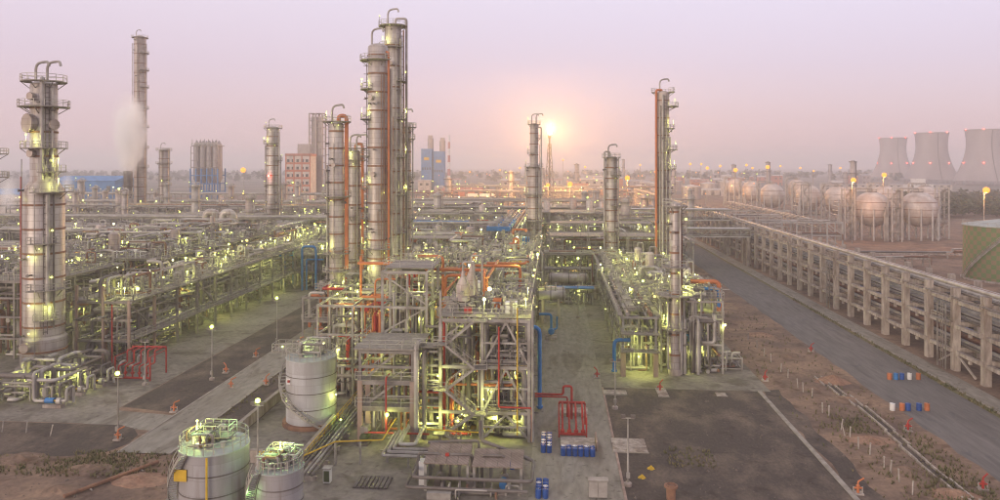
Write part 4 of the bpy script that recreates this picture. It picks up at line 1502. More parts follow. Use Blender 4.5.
# frames at the feet of the tall columns
t = T('process_structure', 'slim steel frame with orange pipes at the feet of the tall columns', 'structure', (-31, 118, 0))
frame(t, [-36.5, -31, -26.2], [108, 114, 120, 127], [5.4, 10.2, 14.6], 'galv', .32, decks=((5.42, -36.8, -26, 113, 127), (10.22, -31, -26, 114, 127)))
fill_pipes(t, -36, -26.5, 109, 126, .5, 14, 80, 41, (.07, .26), ORMIX)
for k in range(12):
    lamp(t, (rng.uniform(-36, -27), rng.uniform(108, 126), rng.choice([3.5, 7.5, 12.2, 15.6])), .22, 'lampgreen', 0)
for p, q in (((-36.5, 108, .3), (-31, 108, 5)), ((-31, 108, 5.6), (-26.2, 108, 10)), ((-36.5, 108, 5.6), (-31, 108, 10))):
    t.beam('brace', p, q, .18, .18, 'galv')
t = T('process_structure', 'wide low steel structure with grated decks around the column feet', 'structure', (-42, 165, 0))
frame(t, [-51, -44, -36.5, -30], [142, 152, 162, 174, 186, 198], [4.6, 9.4], 'steel', .34, decks=((4.62, -51.3, -30, 142, 150), (9.42, -37, -29.7, 150, 198), (9.42, -51.3, -49, 150, 198)))
fill_pipes(t, -50.5, -30.5, 142.5, 198, .5, 12, 120, 43, (.08, .32), ORMIX)
for k in range(26):
    lamp(t, (rng.uniform(-51, -30), rng.uniform(141.5, 198), rng.choice([3.6, 8.2, 11.5, 11.5])), .24, 'lampgreen', 0)
fill_pipes(t, -30, -17, 128, 198, .5, 13, 70, 45, (.08, .3), ORMIX)

fittings(t, -50.5, -30.5, 142.5, 198, 9.5, 260, 17, 'galv')
fittings(t, -50.5, -30.5, 142.5, 198, .05, 260, 18, 'pipe_dull', (.8, 4))
fittings(t, -36, -26, 109, 126, .05, 160, 19, 'pipe_dull', (.8, 4))
fittings(t, -36, -26.5, 113, 126, 5.5, 90, 20, 'galv')
# ------------------------------------------------------------------ tall columns
x, y = dp(378, 157)
tower('distillation_column', 'tall silver column with rust rings, shorter of the central pair', x, y, [(2.2, 1), (2.2, 61.5)], [(58.8, 100, 330, 1.7), (52.5, 120, 250, 1.6), (46, 130, 240, 1.6), (38, 120, 230, 1.5), (31, 120, 220, 1.4), (24.5, 130, 230, 1.4), (18, 120, 330, 1.5), (12, 100, 330, 1.5)], 4.0,
      [(-20, .25, .28, 10, 60.5, 'orange', True), (-45, .15, .14, 6, 56, 'pipe_rust', False), (10, .3, .3, 5, 57, 'pipe', False), (150, .2, .12, 6, 60, 'pipe', False)], [(200, 10, 58)], [(-110, 50.5, .5), (-100, 34, .5)], 1)
x, y = dp(393, 172)
tower('distillation_column', 'tallest silver column carrying a bundle of risers, behind the shorter of the pair', x, y, [(2.0, 1), (2.0, 69)], [(69.2, 0, 360, 1.5), (64, 160, 330, 1.4), (56, -60, 60, 1.3), (47, -60, 60, 1.3), (38, -60, 60, 1.3), (29, -60, 60, 1.3), (20, -60, 60, 1.3)], 5.0,
      [(-30, .3, .26, 8, 66, 'galv', False), (-10, .5, .2, 8, 68, 'pipe_rust', False), (10, .9, .3, 8, 71, 'pipe', True), (-60, .2, .16, 8, 67, 'pipe', False), (-5, 1.3, .14, 8, 60, 'pipe_dull', False)], [(-20, 10, 67)], [(-90, 60, .45)], 1)
x, y = dp(406, 190)
tower('distillation_column', 'slender dark column with a crowded top platform beside the tallest one', x, y, [(1.3, 1), (1.3, 46.5)], [(46, 0, 360, 1.5), (43, 0, 360, 1.2), (33, -120, 60, 1.2), (22, -120, 60, 1.2)], 5, [(-70, .15, .16, 5, 44, 'red', False), (0, .3, .2, 5, 47, 'pipe', True)], [(-60, 6, 46)], [], 1, 'clad_warm')
x, y = dp(336.5, 152)
tower('distillation_column', 'silver column with a thick orange downpipe at its side', x, y, [(1.48, 1), (1.48, 13), (1.48, 44.5)], [(45.2, 0, 360, 1.6), (29.5, 0, 360, 1.7), (17.5, 120, 400, 1.3), (13.8, 0, 360, 1.5), (10.3, 0, 360, 1.5), (7, 0, 360, 1.4)], 3.6,
      [(5, .2, .42, 14, 46.4, 'orange', True), (60, .3, .2, 5, 40, 'pipe', False), (190, .3, .18, 5, 36, 'pipe', False)], [(170, 14, 45)], [(-90, 36, .4)], 1)
x, y = dp(354, 170)
tower('distillation_column', 'short silver column topped by platforms with an orange downpipe', x, y, [(1.5, 1), (1.5, 39)], [(40, 0, 360, 1.5), (37.2, 160, 380, 1.4), (24, 160, 300, 1.4), (14, 0, 360, 1.4)], 4.5, [(-15, .4, .36, 10, 41, 'orange', True), (-50, .2, .12, 5, 38, 'pipe', False)], [(180, 5, 39)], [], 2)
# swaged tower at the plant's edge
x, y = dp(44, 126)
t = tower('swaged_tower', 'massive two-diameter silver tower with ringed platforms and a red riser', x, y, [(3.6, 1), (3.6, 6.0), (3.2, 6.4), (3.2, 31.6), (2.1, 33.4), (2.1, 49.8)],
          [(50.6, 0, 360, 1.5), (46.2, 150, 420, 1.9), (36.4 + 2.6, 130, 400, 1.5), (34.6 + .3, -70, 10, 1.6), (31.4, -80, 20, 1.5), (22.6, -90, -20, 1.2), (14.6, -90, 10, 1.3), (9.5, -75, -20, 1.2)], 4.2,
          [(187, .15, .15, 6, 34, 'red', False), (-45, .25, .35, 12, 31, 'pipe', False), (-30, .3, .16, 8, 31, 'pipe_dull', False), (-60, .3, .3, 33.5, 51, 'pipe', True), (-25, .3, .2, 34, 49, 'pipe', False)],
          [(-50, 7, 31), (-40, 34, 50)], [(-115, 43.2, 1.5), (-100, 47.8, .6), (-100, 38, .6), (-20, 43, .8), (-95, 5.0, .8)], 2, 'clad', lampr=.26)
for z in (20.5, 12.2, 7.4):
    a = R(-85)
    lamp(t, (x + 4.2 * math.cos(a), y + 4.2 * math.sin(a), z), .26, 'lampgreen', 0, 60)
x, y = dp(-14, 150)
tower('distillation_column', 'grey column with two projecting platforms at the plant boundary', x, y, [(2.2, 1), (2.2, 38)], [(38.4, 0, 360, 1.8), (33.5, 0, 360, 1.9), (24, 0, 360, 1.6)], 5, [(0, .3, .2, 5, 37, 'pipe', False)], [(-60, 5, 38)], [], 1)
# slim column of the unit across the street
x, y = dp(675, 124)
t = tower('slim_column', 'slim silver column with round platforms in the unit across the street', x, y, [(1.0, 1), (1.0, 12.6), (.85, 13.2), (.85, 29.3)], [(29.0, -150, 150, 1.3), (24.5, -30, 60, 1.2), (18.6, 0, 360, 1.5), (13.8, 0, 360, 2.3), (8.0, 0, 360, 1.4)], 3.5, [(-60, .2, .16, 4, 29, 'pipe', True), (200, .2, .16, 2, 14, 'pipe', False), (-150, .3, .22, 1, 14, 'pipe', False), (0, .3, .2, 1, 13, 'pipe', False)], [(30, 3, 29)], [(-100, 22, .35)], 0, lampr=.24)
x, y = dp(663, 207)
tower('tall_column', 'tall lone column hung with orange and grey risers and side platforms', x, y, [(1.75, 1), (1.75, 56.5)], [(57, -40, 180, 1.6), (52.8, -60, 50, 2.6), (46.5, -60, 40, 1.6), (40.5, -60, 60, 2.4), (35, -60, 60, 2.0), (28, -60, 40, 1.4), (18, -60, 60, 1.4)], 5,
      [(-150, .3, .36, 6, 57.5, 'orange', True), (-120, .2, .2, 5, 53, 'galv', False), (-100, .2, .26, 5, 56, 'pipe', False), (-70, .2, .2, 5, 50, 'galv', False), (-40, .3, .25, 5, 44, 'pipe', False)], [(-80, 6, 56)], [], 1, 'clad_warm')
x, y = dp(611.5, 216)
tower('stocky_column', 'stocky ringed column behind the transverse rack', x, y, [(1.75, 1), (1.75, 38)], [(38.4, 0, 360, 1.1), (33, -100, 80, 1.2), (24, -100, 80, 1.2), (16, 0, 360, 1.2)], 3.2, [(-30, .3, .22, 4, 38, 'pipe', False), (200, .3, .26, 4, 40, 'pipe', True)], [(-60, 4, 38)], [], 1)
x, y = dp(534, 270)
t = tower('stepped_column', 'stepped column with a wide lower body, standing before the flare', x, y, [(2.5, 1), (2.5, 34.6), (1.55, 36), (1.55, 51)], [(51.4, 0, 360, 1.0), (46, -60, 120, 1.1), (40.5, 160, 280, 1.1), (35.4, 0, 360, 1.5), (25, 0, 360, 1.3), (15, 0, 360, 1.3)], 4, [(-50, .3, .26, 4, 34, 'pipe', False), (-30, .4, .3, 4, 50, 'pipe', True), (190, .3, .22, 4, 35, 'pipe', True)], [(-70, 4, 50)], [], 2, 'clad_warm', lampr=.26)
# columns farther off
x, y = dp(273, 300)
t = tower('ringed_column', 'ringed silver column carrying a red warning light', x, y, [(2.6, 1), (2.6, 51)], [(51.5, 0, 360, 1.2), (45, 150, 330, 1.3), (38, -60, 60, 1.3), (28, 150, 330, 1.3), (18, 0, 360, 1.3)], 4, [(-20, .4, .3, 5, 50, 'pipe', True), (180, .3, .3, 5, 44, 'pipe', False), (0, .6, .2, 5, 40, 'galv', False)], [(-60, 5, 50)], [], 1, lampr=.3)
t.ball('warning_light', (x - .5, y - 3.4, 31.5), .5, 'lampred')
x, y = dp(140, 380)
tower('slender_stack', 'very tall slender ringed tower rising beside the steam plume', x, y, [(2.9, 1), (2.9, 103)], [(103.2, 0, 360, 1.2), (95, -60, 60, 1.5), (86, -60, 60, 1.5), (77, -60, 60, 1.5), (66, -60, 60, 1.5), (56, -60, 60, 1.5), (45, -60, 60, 1.5), (35, -60, 60, 1.5)], 5, [(0, .4, .25, 5, 100, 'pipe', False), (-150, .3, .25, 5, 100, 'pipe', False)], [(-80, 5, 102)], [], 1, 'clad_warm', bandm='pipe_rust', lamps=False)
x, y = dp(164, 400)
tower('short_column', 'short stubby column near the slender tower and blue shed', x, y, [(2.6, 1), (2.6, 44)], [(44.3, 0, 360, 1.6), (37, 0, 360, 1.6), (28, 0, 360, 1.5)], 5, [(0, .3, .3, 5, 45, 'pipe', True)], [(-80, 5, 44)], [], 1, lamps=False)
x, y = dp(128, 372)
t = T('steam_stack', 'short steel stack venting white steam beside the slender tower', 'stack', (x, y, 0))
t.lathe('shaft', [(2.2, 0), (1.9, 24), (2.1, 24.3), (2.1, 33), (1.8, 33), (1.8, 30)], (x, y, 0), 'pipe_dull', 20)
t.lathe('collar', [(2.1, 25), (2.8, 25), (2.8, 25.4), (2.1, 25.4)], (x, y, 0), 'darksteel', 20)
STEAM = (x, y, 33)

# ------------------------------------------------------------------ tanks in the foreground
def small_tank(name, label, x, y, r, h, m='tankgrey', stair=(140, 265), roofgreen=True, sign=None, deckz=0):
    t = T(name, label, 'tank', (x, y, 0))
    t.lathe('foundation', [(r + .55, 0), (r + .45, .5), (r + .05, .55)], (x, y, 0), 'rust', 36)
    t.lathe('shell', [(r, .4), (r, h)], (x, y, 0), m, 48)
    for k in range(1, 4):
        z = .4 + (h - .4) * k / 4
        t.lathe('weld_band', [(r - .01, z - .05), (r + .05, z - .05), (r + .05, z + .05), (r - .01, z + .05)], (x, y, 0), 'pipe_dull', 48)
    t.lathe('roof', [(r + .06, h - .02), (r + .06, h + .08), (.05, h + r * .09)], (x, y, 0), 'tankroof', 48)
    n = 22
    t.rail([(x + (r - .1) * math.cos(2 * math.pi * i / n), y + (r - .1) * math.sin(2 * math.pi * i / n), h + .06) for i in range(n)], True, None, step=.9)
    a0, a1 = stair
    k = 7
    t.vf('spiral_stair', merge([spiral(x, y, r, a0 + (a1 - a0) * i / k, a0 + (a1 - a0) * (i + 1) / k, .2 + h * i / k, .2 + h * (i + 1) / k) for i in range(k)]), 'rail')
    # roof gear: nozzles, gauge platform, vent
    d = t.box('gauge_platform', x - r * .5, x + r * .5, y - .5, y + r * .45, h + .75, h + .85, 'deck')
    t.rail([(x - r * .5, y - .5, h + .85), (x + r * .5, y - .5, h + .85), (x + r * .5, y + r * .45, h + .85), (x - r * .5, y + r * .45, h + .85)], True, d, step=.8)
    for i in range(5):
        a = i * 1.3 + .4
        q = r * .55
        t.lathe('roof_nozzle', [(.2, 0), (.2, .6), (.3, .62), (.3, .72), (.02, .74)], (x + q * math.cos(a), y + q * math.sin(a), h), 'pipe', 10)
    t.pipe('vent_pipe', [(x + .3, y + .2, h + .2), (x + .3, y + .2, h + 1.7), (x + .9, y + .2, h + 1.9), (x + .9, y + .2, h + 1.5)], .16, 'pipe')
    if sign:
        sm, a, z, s = sign
        a = R(a)
        p = Vector((x + (r + .06) * math.cos(a), y + (r + .06) * math.sin(a), z))
        t.beam('sign_plate', p - Vector((0, 0, s)), p + Vector((0, 0, s)), s * 2, .05, sm)
    return t


def spiral(x, y, r, a0, a1, z0, z1):
    a0, a1 = R(a0), R(a1)
    parts = []
    for rr in (r + .1, r + .95):
        p = Vector((x + rr * math.cos(a0), y + rr * math.sin(a0), z0))
        q = Vector((x + rr * math.cos(a1), y + rr * math.sin(a1), z1))
        parts.append(beam_vf(p, q, .09, .25))
        if rr > r + .5:
            u = Vector((0, 0, 1.05))
            parts += [beam_vf(p + u, q + u, .08, .08), beam_vf(p + u * .5, q + u * .5, .06, .06), beam_vf(p, p + u, .07, .07)]
    for i in range(4):
        a = a0 + (a1 - a0) * (i + .5) / 4
        z = z0 + (z1 - z0) * (i + .5) / 4
        c, s = math.cos(a), math.sin(a)
        parts.append(beam_vf((x + (r + .12) * c, y + (r + .12) * s, z + .05), (x + (r + .93) * c, y + (r + .93) * s, z + .05), .3, .05))
    return merge(parts)


x, y = dp(311.5, 101)
t = small_tank('storage_tank', 'tall white banded tank with a curving stair inside the dyke', x, y, 3.45, 9.2, 'tankwhite', stair=(308, 120), sign=('white', -128, 6.4, .42))
t.box('hazard_diamond', x - 2.35, x - 2.05, y - 2.95, y - 2.7, 6.3, 6.6, 'red')
d = t.box('side_deck', x - 6.0, x - 1.0, y + .8, y + 3.4, 9.35, 9.47, 'deck')
t.rail([(x - 6, y + .8, 9.47), (x - 1, y + .8, 9.47), (x - 1, y + 3.4, 9.47), (x - 6, y + 3.4, 9.47)], True, d, step=.9)
for q in ((x - 3.5, y - 1.8, 10.9), (x + 1.2, y + 1.6, 10.7)):
    lamp(t, q, .17, 'lampgreen', 1.4)
lamp(t, (x + 3.9, y - 1.2, 4.3), .17, 'lampgreen', 0, 130)
lamp(t, (x - 3.9, y - .8, 3.3), .15, 'lampgreen', 0, 60)
fill_pipes(t, x - 2.4, x + 2.4, y - 2, y + 2.6, 9.6, 11.2, 9, 77, (.07, .14))
t_light(t, (x - .5, y - .2, 10.9), 110, (.7, 1.0, .3))
t_light(t, (x + 4.6, y - 2.4, 2.0), 50, (.45, 1.0, .3))
x, y = dp(214.5, 71.5)
t = small_tank('storage_tank', 'wide grey tank with a yellow sign board and green-lit roof deck', x, y, 3.3, 8.3, stair=(165, 250))
t.box('sign_board', x - 2.45, x - 1.2, y - 3.22, y - 3.12, 5.9, 7.0, 'yellow')
t.pipe('yellow_drain_line', [(x + .9, y - 3.42, 8.3), (x + .9, y - 3.42, .3)], .1, 'yellow')
fill_pipes(t, x - 2.6, x + .6, y - 2, y + 2, 8.7, 9.8, 10, 78, (.06, .13))
lamp(t, (x - 2.0, y + .4, 10.4), .16, 'lampgreen', 1.6)
lamp(t, (x - .6, y - 1.6, 9.6), .12, 'lampgreen', .8)
GREENL = (.45, 1.0, .30)
t_light(t, (x - 1.6, y - 1.6, 10.6), 190, GREENL)
t_light(t, (x + 1.4, y + .6, 10.4), 90, GREENL)
t_light(t, (x + 4.6, y - 2.6, 4.6), 40, GREENL)
x, y = dp(280, 70.5)
t = small_tank('storage_tank', 'small grey tank crowded with green-lit roof piping', x, y, 2.25, 6.5, stair=(165, 240))
fill_pipes(t, x - 1.8, x + 1.8, y - 1.5, y + 1.8, 6.8, 8.0, 14, 79, (.06, .13))
lamp(t, (x - .2, y + .6, 8.6), .17, 'lampgreen', 1.6)
lamp(t, (x + .9, y - .6, 7.9), .12, 'lampgreen', 1.0)
t_light(t, (x - .4, y - 1.4, 8.8), 170, GREENL)
t_light(t, (x + .8, y + .9, 8.2), 80, GREENL)
# dyke walls round the white tank
t = T('dyke_wall', 'low concrete dyke wall round the white banded tank', 'wall', (-36, 100, 0))
for a in ((-42.4, -42.0, 84.8, 128), (-41.99, -30.2, 84.4, 84.8), (-30.6, -30.2, 84.81, 97), (-41.99, -28.8, 127.6, 128)):
    t.box('wall', a[0], a[1], a[2], a[3], 0, 1.5, 'concrete')
    t.box('coping', a[0] - .08, a[1] + .08, a[2] - .08, a[3] + .08, 1.503, 1.62, 'kerbstone')
t.box('sign_board', -35.8, -33.0, 84.25, 84.38, .5, 1.5, 'yellow')
x0 = -30
t = T('pipe_trench', 'low trench of parallel grey pipes beside the dyke', 'pipe trench', (-28.6, 100, 0))
for k in range(5):
    t.pipe('pipe', [(-29.9 + k * .55, 80, .7 + .1 * (k % 2)), (-29.9 + k * .55, 112, .7 + .1 * (k % 2))], .17, rng.choice(['pipe', 'pipe', 'pipe_dull', 'galv']))
for k in range(8):
    t.box('sleeper', -30.2, -27.2, 80 + k * 4.4, 80.4 + k * 4.4, 0, .5, 'concrete')
t.rail([(-30.15, 80, .5), (-30.15, 112, .5)], m='yellow')
lamp(t, (-28.9, 95, 1.7), .2, 'lampgreen', 1.2)
lamp(t, (-28.4, 103, 1.7), .2, 'lampgreen', 1.2)

# ------------------------------------------------------------------ front yard
t = T('pipe_manifold', 'U-bent grey pipe manifold on short posts in front of the structures', 'pipework', (-18, 85, 0))
for k in range(4):
    o = k * .55
    t.pipe('pipe', [(-20.6 + o, 91.5, 1.5 + .2 * k), (-20.6 + o, 84.2 + o, 1.5 + .2 * k), (-13.6, 84.2 + o, 1.5 + .2 * k), (-13.6, 82.6 + o, 1.5 + .2 * k)] if k < 3 else [(-20.6 + o, 92, 2.2), (-20.6 + o, 86, 2.2), (-17, 86, 2.2), (-17, 92, 2.2)], .2 + .04 * (k % 2), 'pipe' if k % 2 else 'galv')
for x, y in ((-20.4, 90), (-20.4, 86), (-17.5, 84.6), (-14.6, 84.6)):
    t.box('post', x - .15, x + .15, y - .15, y + .15, 0, 1.3, 'galv')
    t.box('post_arm', x - .9, x + .9, y - .12, y + .12, 1.303, 1.45, 'galv')
t.pipe('yellow_gas_line', [(-20.9, 93, 2.8), (-20.9, 85.6, 2.8), (-26.4, 84.6, 2.8), (-29.4, 79, 2.8), (-33, 79, 2.8)], .09, 'yellow')
t.pipe('yellow_gas_line', [(-16.6, 91.6, 2.0), (-9.8, 91.0, 2.0)], .09, 'yellow')
for x, y in ((-26.4, 84.6), (-23.5, 85.1)):
    t.box('post', x - .12, x + .12, y - .12, y + .12, 0, 2.7, 'galv')

def panel_roof(t, x0, x1, y0, y1, z0, z1, n, m):
    for i in range(n):
        a = x0 + (x1 - x0) * i / n
        b = x0 + (x1 - x0) * (i + 1) / n - .05
        vs = [(a, y0, z0), (b, y0, z0), (b, y1, z1), (a, y1, z1)]
        vs = vs + [(p[0], p[1], p[2] + .1) for p in vs]
        t.vf('roof_panel', (vs, [(3, 2, 1, 0), (4, 5, 6, 7), (0, 1, 5, 4), (1, 2, 6, 5), (2, 3, 7, 6), (3, 0, 4, 7)]), m)


t = T('pump_shelter', 'low open pump shelter with a brown panel roof and big pipes around it', 'shelter', (-10, 80, 0))
panel_roof(t, -14.6, -9.6, 78.6, 83.2, 3.0, 3.5, 4, 'roofbrown')
panel_roof(t, -9.2, -3.6, 78.4, 82.4, 2.9, 3.3, 4, 'roofbrown')
for x in (-14.4, -9.7, -9.0, -3.8):
    for y in (78.8, 82.2):
        t.box('post', x - .14, x + .14, y - .14, y + .14, 0, 2.9, 'galv')
t.pipe('pipe', [(-15.6, 84, 2), (-15.6, 77.5, 2), (-2.6, 77.3, 2), (-2.6, 82.8, 2), (-8.8, 83.5, 4), (-8.8, 83.5, 6.2)], .2, 'pipe_dull')
t.pipe('pipe', [(-16.2, 84, 1.2), (-16.2, 76.8, 1.2), (-3, 76.6, 1.2)], .18, 'pipe_dull')
t.pipe('pipe', [(-15, 83.8, 3.4), (-9, 83.5, 3.9), (-9, 83.5, 1)], .16, 'pipe_dull')
t.box('cabinet', -15.4, -14.5, 80, 81.2, 0, 2.6, 'white')
t.box('red_box', -12.4, -12.0, 80.1, 80.4, 3.3, 3.6, 'red')
t.box('tool_chest', -13.8, -11.2, 76.0, 77.0, .3, 1.0, 'galv')
fill_pipes(t, -14, -4, 76.4, 78.5, .3, 1.6, 10, 81, (.07, .16))
for k in range(3):
    pump('grey pump with looping pipes under the front shelter edge', -13 + k * 3.6, 79.6, R(90), 'pumps under the shelter')
t = T('paved_plinth', 'square slatted trench cover on the yard beside the green valve', 'cover', (-20.6, 80, 0))
for k in range(8):
    t.box('slat', -22.6 + k * .5, -22.2 + k * .5, 78.6, 81.6, .03, .2, 'darksteel')
t = T('valve_cabinet', 'small green and white valve cabinet beside yellow lines', 'cabinet', (-25.8, 79.8, 0))
t.box('body', -26.2, -25.4, 79.4, 80.2, .1, 1.7, 'white')
t.box('door', -26.1, -25.5, 79.32, 79.39, .3, 1.5, 'leaf')
t.box('cap', -26.3, -25.3, 79.3, 80.3, 1.703, 1.8, 'galv')
t = T('compressor_skid', 'green compressor skid standing by the pipe trench', 'skid', (-24.6, 92, 0))
t.box('base', -25.4, -24, 90.4, 93.6, .03, .3, 'darksteel')
t.lathe('receiver', [(.02, -1.3), (.5, -1.1), (.55, -.8), (.55, .8), (.5, 1.1), (.02, 1.3)], (-24.7, 92, .9), 'leaf', 14, 'y')
t.box('engine_box', -25.2, -24.2, 91.2, 92.6, 1.4, 2.2, 'galv')
# red fire-water skids
def red_skid(label, x0, x1, y0, y1, h, n):
    t = T('fire_water_skid', label, 'fire skid', ((x0 + x1) / 2, (y0 + y1) / 2, 0), 'red fire-water skids')
    t.pipe('header', [(x0, y0, .5), (x1, y0, .5)], .2, 'red')
    t.pipe('header', [(x0, y1, h), (x1, y1, h)], .2, 'red')
    for i in range(n):
        x = x0 + (x1 - x0) * (i + .5) / n
        t.pipe('branch', [(x, y0, .5), (x, y0, h * .55), (x, (y0 + y1) / 2, h * .55), (x, (y0 + y1) / 2, h), (x, y1, h)], .14, 'red')
        t.lathe('valve', [(.1, -.2), (.3, -.15), (.3, .15), (.1, .2)], (x, y0, h * .3), 'red', 10)
    for x in (x0, x1):
        t.box('post', x - .1, x + .1, y1 - .1, y1 + .1, 0, h, 'red')
        t.box('post', x - .1, x + .1, y0 - .1, y0 + .1, 0, h * .9, 'red')
        t.beam('top_rail', (x, y0, h * .9), (x, y1, h * .9), .1, .1, 'red')
    return t


red_skid('red fire-water skid of stacked branches beside the street drums', .4, 4.0, 95.5, 100.5, 3.0, 4)
red_skid('red fire-water skid beneath the decked rack by the apron', -73.5, -67.4, 115, 120, 4.4, 5)
t = T('fire_water_line', 'red fire-water line arching between structure and street skid', 'pipeline', (-1, 103, 0))
t.pipe('pipe', [(-3.0, 102, 3.6), (1.0, 102, 3.6), (1.0, 102, 4.8), (2.2, 102, 4.8), (2.2, 102, .2)], .16, 'red')
t.pipe('pipe', [(-3.0, 102.8, 3.0), (1.6, 102.8, 3.0), (1.6, 102.8, .2)], .12, 'red')
t.box('slab', .6, 4.6, 103.6, 106.2, .03, .45, 'concrete')
t = T('blue_water_line', 'thick bright blue pipe standing against the stair structure', 'pipeline', (-2.4, 106, 0))
t.pipe('pipe', [(-4.6, 106, 12.2), (-2.4, 106, 12.2), (-2.4, 106, .2)], .3, 'blue', rad=1.0)
t.lathe('flange', [(.3, 0), (.48, 0), (.48, .25), (.3, .25)], (-2.4, 106, .4), 'blue', 14)
t = T('blue_water_line', 'thick blue pipe hooking down beside the rack across the street', 'pipeline', (10.2, 124, 0))
t.pipe('pipe', [(12.6, 124, 6.2), (9.9, 124, 6.2), (9.9, 124, 1.0)], .32, 'blue', rad=1.0)
t.lathe('flange', [(.3, 0), (.5, 0), (.5, .25), (.3, .25)], (9.9, 124, .8), 'blue', 14)
# drum stacks on the street edge
for i in range(2):
    for j in range(6):
        drum_thing('dark blue white-topped drum in the double file beside the structure corner', -1.6 + i * .75, 90.4 + j * .85, 'drumblue', 'blue drums in double file', 'white' if (i + j) % 3 else None)
for i in range(6):
    for j in range(2):
        drum_thing('dark blue drum in the block of twelve before the concrete slab', .9 + i * .72, 89.6 + j * .8, 'drumblue', 'blue drums before the slab', 'white' if (i * 2 + j) % 4 == 1 else None)
for i in range(2):
    for j in range(4):
        drum_thing('dark blue drum in the small group beside the pump shelter', -1.9 + i * .75, 78.0 + j * .85, 'drumblue', 'blue drums by the shelter', 'white' if (i + j) % 4 == 2 else None)
drum_thing('lone blue drum standing on the yard behind the pump shelter', -5.2, 85.2, 'drumblue', None)
t = T('loading_slab', 'raised square concrete slab beside the drums on the street', 'slab', (2.8, 92.5, 0))
t.box('slab', .6, 5.0, 91.3, 94.4, .03, .5, 'concrete')
t.box('kerb_bar', 5.05, 5.25, 91.0, 94.6, .03, 1.2, 'fireproof')
# slabs on the gravel
for i, (px, py, a, b, lb) in enumerate(((615, 393, 3.6, 2.0, 'narrow concrete slab in the gravel behind the lamp masts'), (629, 446, 4.3, 4.4, 'square concrete slab in the gravel behind the unlit mast'), (662, 393, 1.6, 4.2, 'narrow plinth under the red double hydrant'), (721, 395, 1.5, 1.5, 'small concrete block beside the kerb strip'))):
    x, y = gp(px, py)
    t = T('ground_slab', lb, 'slab', (x, y, 0))
    t.box('slab', x - a / 2, x + a / 2, y - b / 2, y + b / 2, .02, .16, 'concrete')
    t.box('edge', x - a / 2 - .1, x + a / 2 + .1, y - b / 2 - .12, y - b / 2 - .01, .02, .12, 'kerbstone')
for px, py, lb in ((642, 478, 'yellow marker stone in the gravel, nearer the unlit mast'), (651, 469, 'yellow marker stone in the gravel, farther from the unlit mast')):
    x, y = gp(px, py)
    heap(x, y, .5, .45, .45, 'yellow', 'marker_stone', lb, 5)
    bpy.data.objects[-1] if False else None
x, y = gp(671, 499)
t = T('manhole_pipe', 'rusty open standpipe poking out of the gravel', 'pipe', (x, y, 0))
t.lathe('pipe', [(.5, 0), (.5, 1.6), (.42, 1.6), (.42, .8)], (x, y, 0), 'rust', 14)
t.lathe('flange', [(.5, 1.3), (.75, 1.3), (.75, 1.5), (.5, 1.5)], (x, y, 0), 'rust', 14)
x, y = gp(598, 497)
t = T('junction_cabinet', 'grey two-door electrical cabinet at the street edge', 'cabinet', (x, y, 0))
t.box('body', x - 1.0, x + 1.0, y - .4, y + .4, .1, 1.9, 'galv')
for s in (-.95, .05):
    t.box('door', x + s, x + s + .9, y - .45, y - .403, .2, 1.8, 'pipe')
t.box('cap', x - 1.1, x + 1.1, y - .5, y + .5, 1.903, 2.0, 'galv')

# lamp masts
for px, py, h, lit, lb in ((628, 486, 7.6, False, 'unlit lamp mast standing on the gravel before the square slab'), (615, 409, 7.0, False, 'thin unlit mast beside the narrow slab'), (212, 380, 8.4, True, 'lit lamp mast in the middle of the gravel strip'), (277, 346, 9.0, True, 'lit lamp mast farther along the gravel strip'), (118, 438, 8.0, True, 'lit lamp mast at the gravel corner with a monitor at its foot'), (258, 476, 8.2, True, 'lamp mast beside the dyke wall between the tanks'), (145, 385, 7.0, False, 'thin unlit mast at the apron edge by the decked rack'), (708, 335, 11.0, True, 'lit mast at the edge of the unit near the dirt bank'), (578, 318, 13.5, True, 'tall lit mast rising in front of the transverse rack')):
    x, y = gp(px, py)
    lamp_mast(lb, x, y, h, lit=lit, r=.3 if lit else .1)

# ------------------------------------------------------------------ unit across the street
t = rack('pipe_rack', 'steel rack with a light pipe deck running along the far side of the street', 'y', 124, 206, 11.4, 16.9, [4.4, 7.4, 10.2], 6.3, 6, near=True, cm='galv', cs=.34, nlamps=14, deck=2, lampr=.24)
for x in (11.4, 16.9):
    t.box('fireproof_casing', x - .42, x + .42, 123.58, 124.42, 0, 4.0, 'fireproof')
fittings(t, 11.6, 16.8, 125, 206, 10.4, 220, 63, 'galv', (.6, 2.2))
for k in range(5):
    t_light(t, (16.4, 130 + k * 16, 13.6), 420)
t.box('top_duct', 12.2, 13.6, 125, 206, 10.9, 11.5, 'deck')
t.box('end_deck', 11, 17.4, 122.4, 124.4, 4.42, 4.54, 'deck')
t.rail([(11, 122.4, 4.54), (17.4, 122.4, 4.54)])
t.box('end_deck', 11, 17.4, 122.4, 124.4, 7.42, 7.54, 'deck')
t.rail([(11, 122.4, 7.54), (17.4, 122.4, 7.54)])
fill_pipes(t, 11.8, 16.5, 124.5, 150, .4, 10, 30, 51, (.08, .22))
for p in ((14, 123.0, 3.2), (14.5, 126.5, 3.2), (22, 127.5, 3.4), (26, 129, 3.4)):
    t_light(t, p, 420)
for p in ((14, 123.6, 3.5), (13, 132, 3.4), (15, 140, 3.4), (13.2, 150, 3.4), (14, 128, 6.6)):
    lamp(t, p, .24, 'lampgreen', 0)
t = T('process_structure', 'steel structure with grated decks round the slim column', 'structure', (23, 132, 0))
frame(t, [18.2, 23.4, 28.6], [126.5, 133, 140], [5.2, 9.6, 12.6], 'galv', .3, decks=((5.22, 18, 28.8, 128.5, 140), (9.62, 22.8, 28.8, 126.2, 140), (12.62, 18, 29.2, 128, 140.4)))
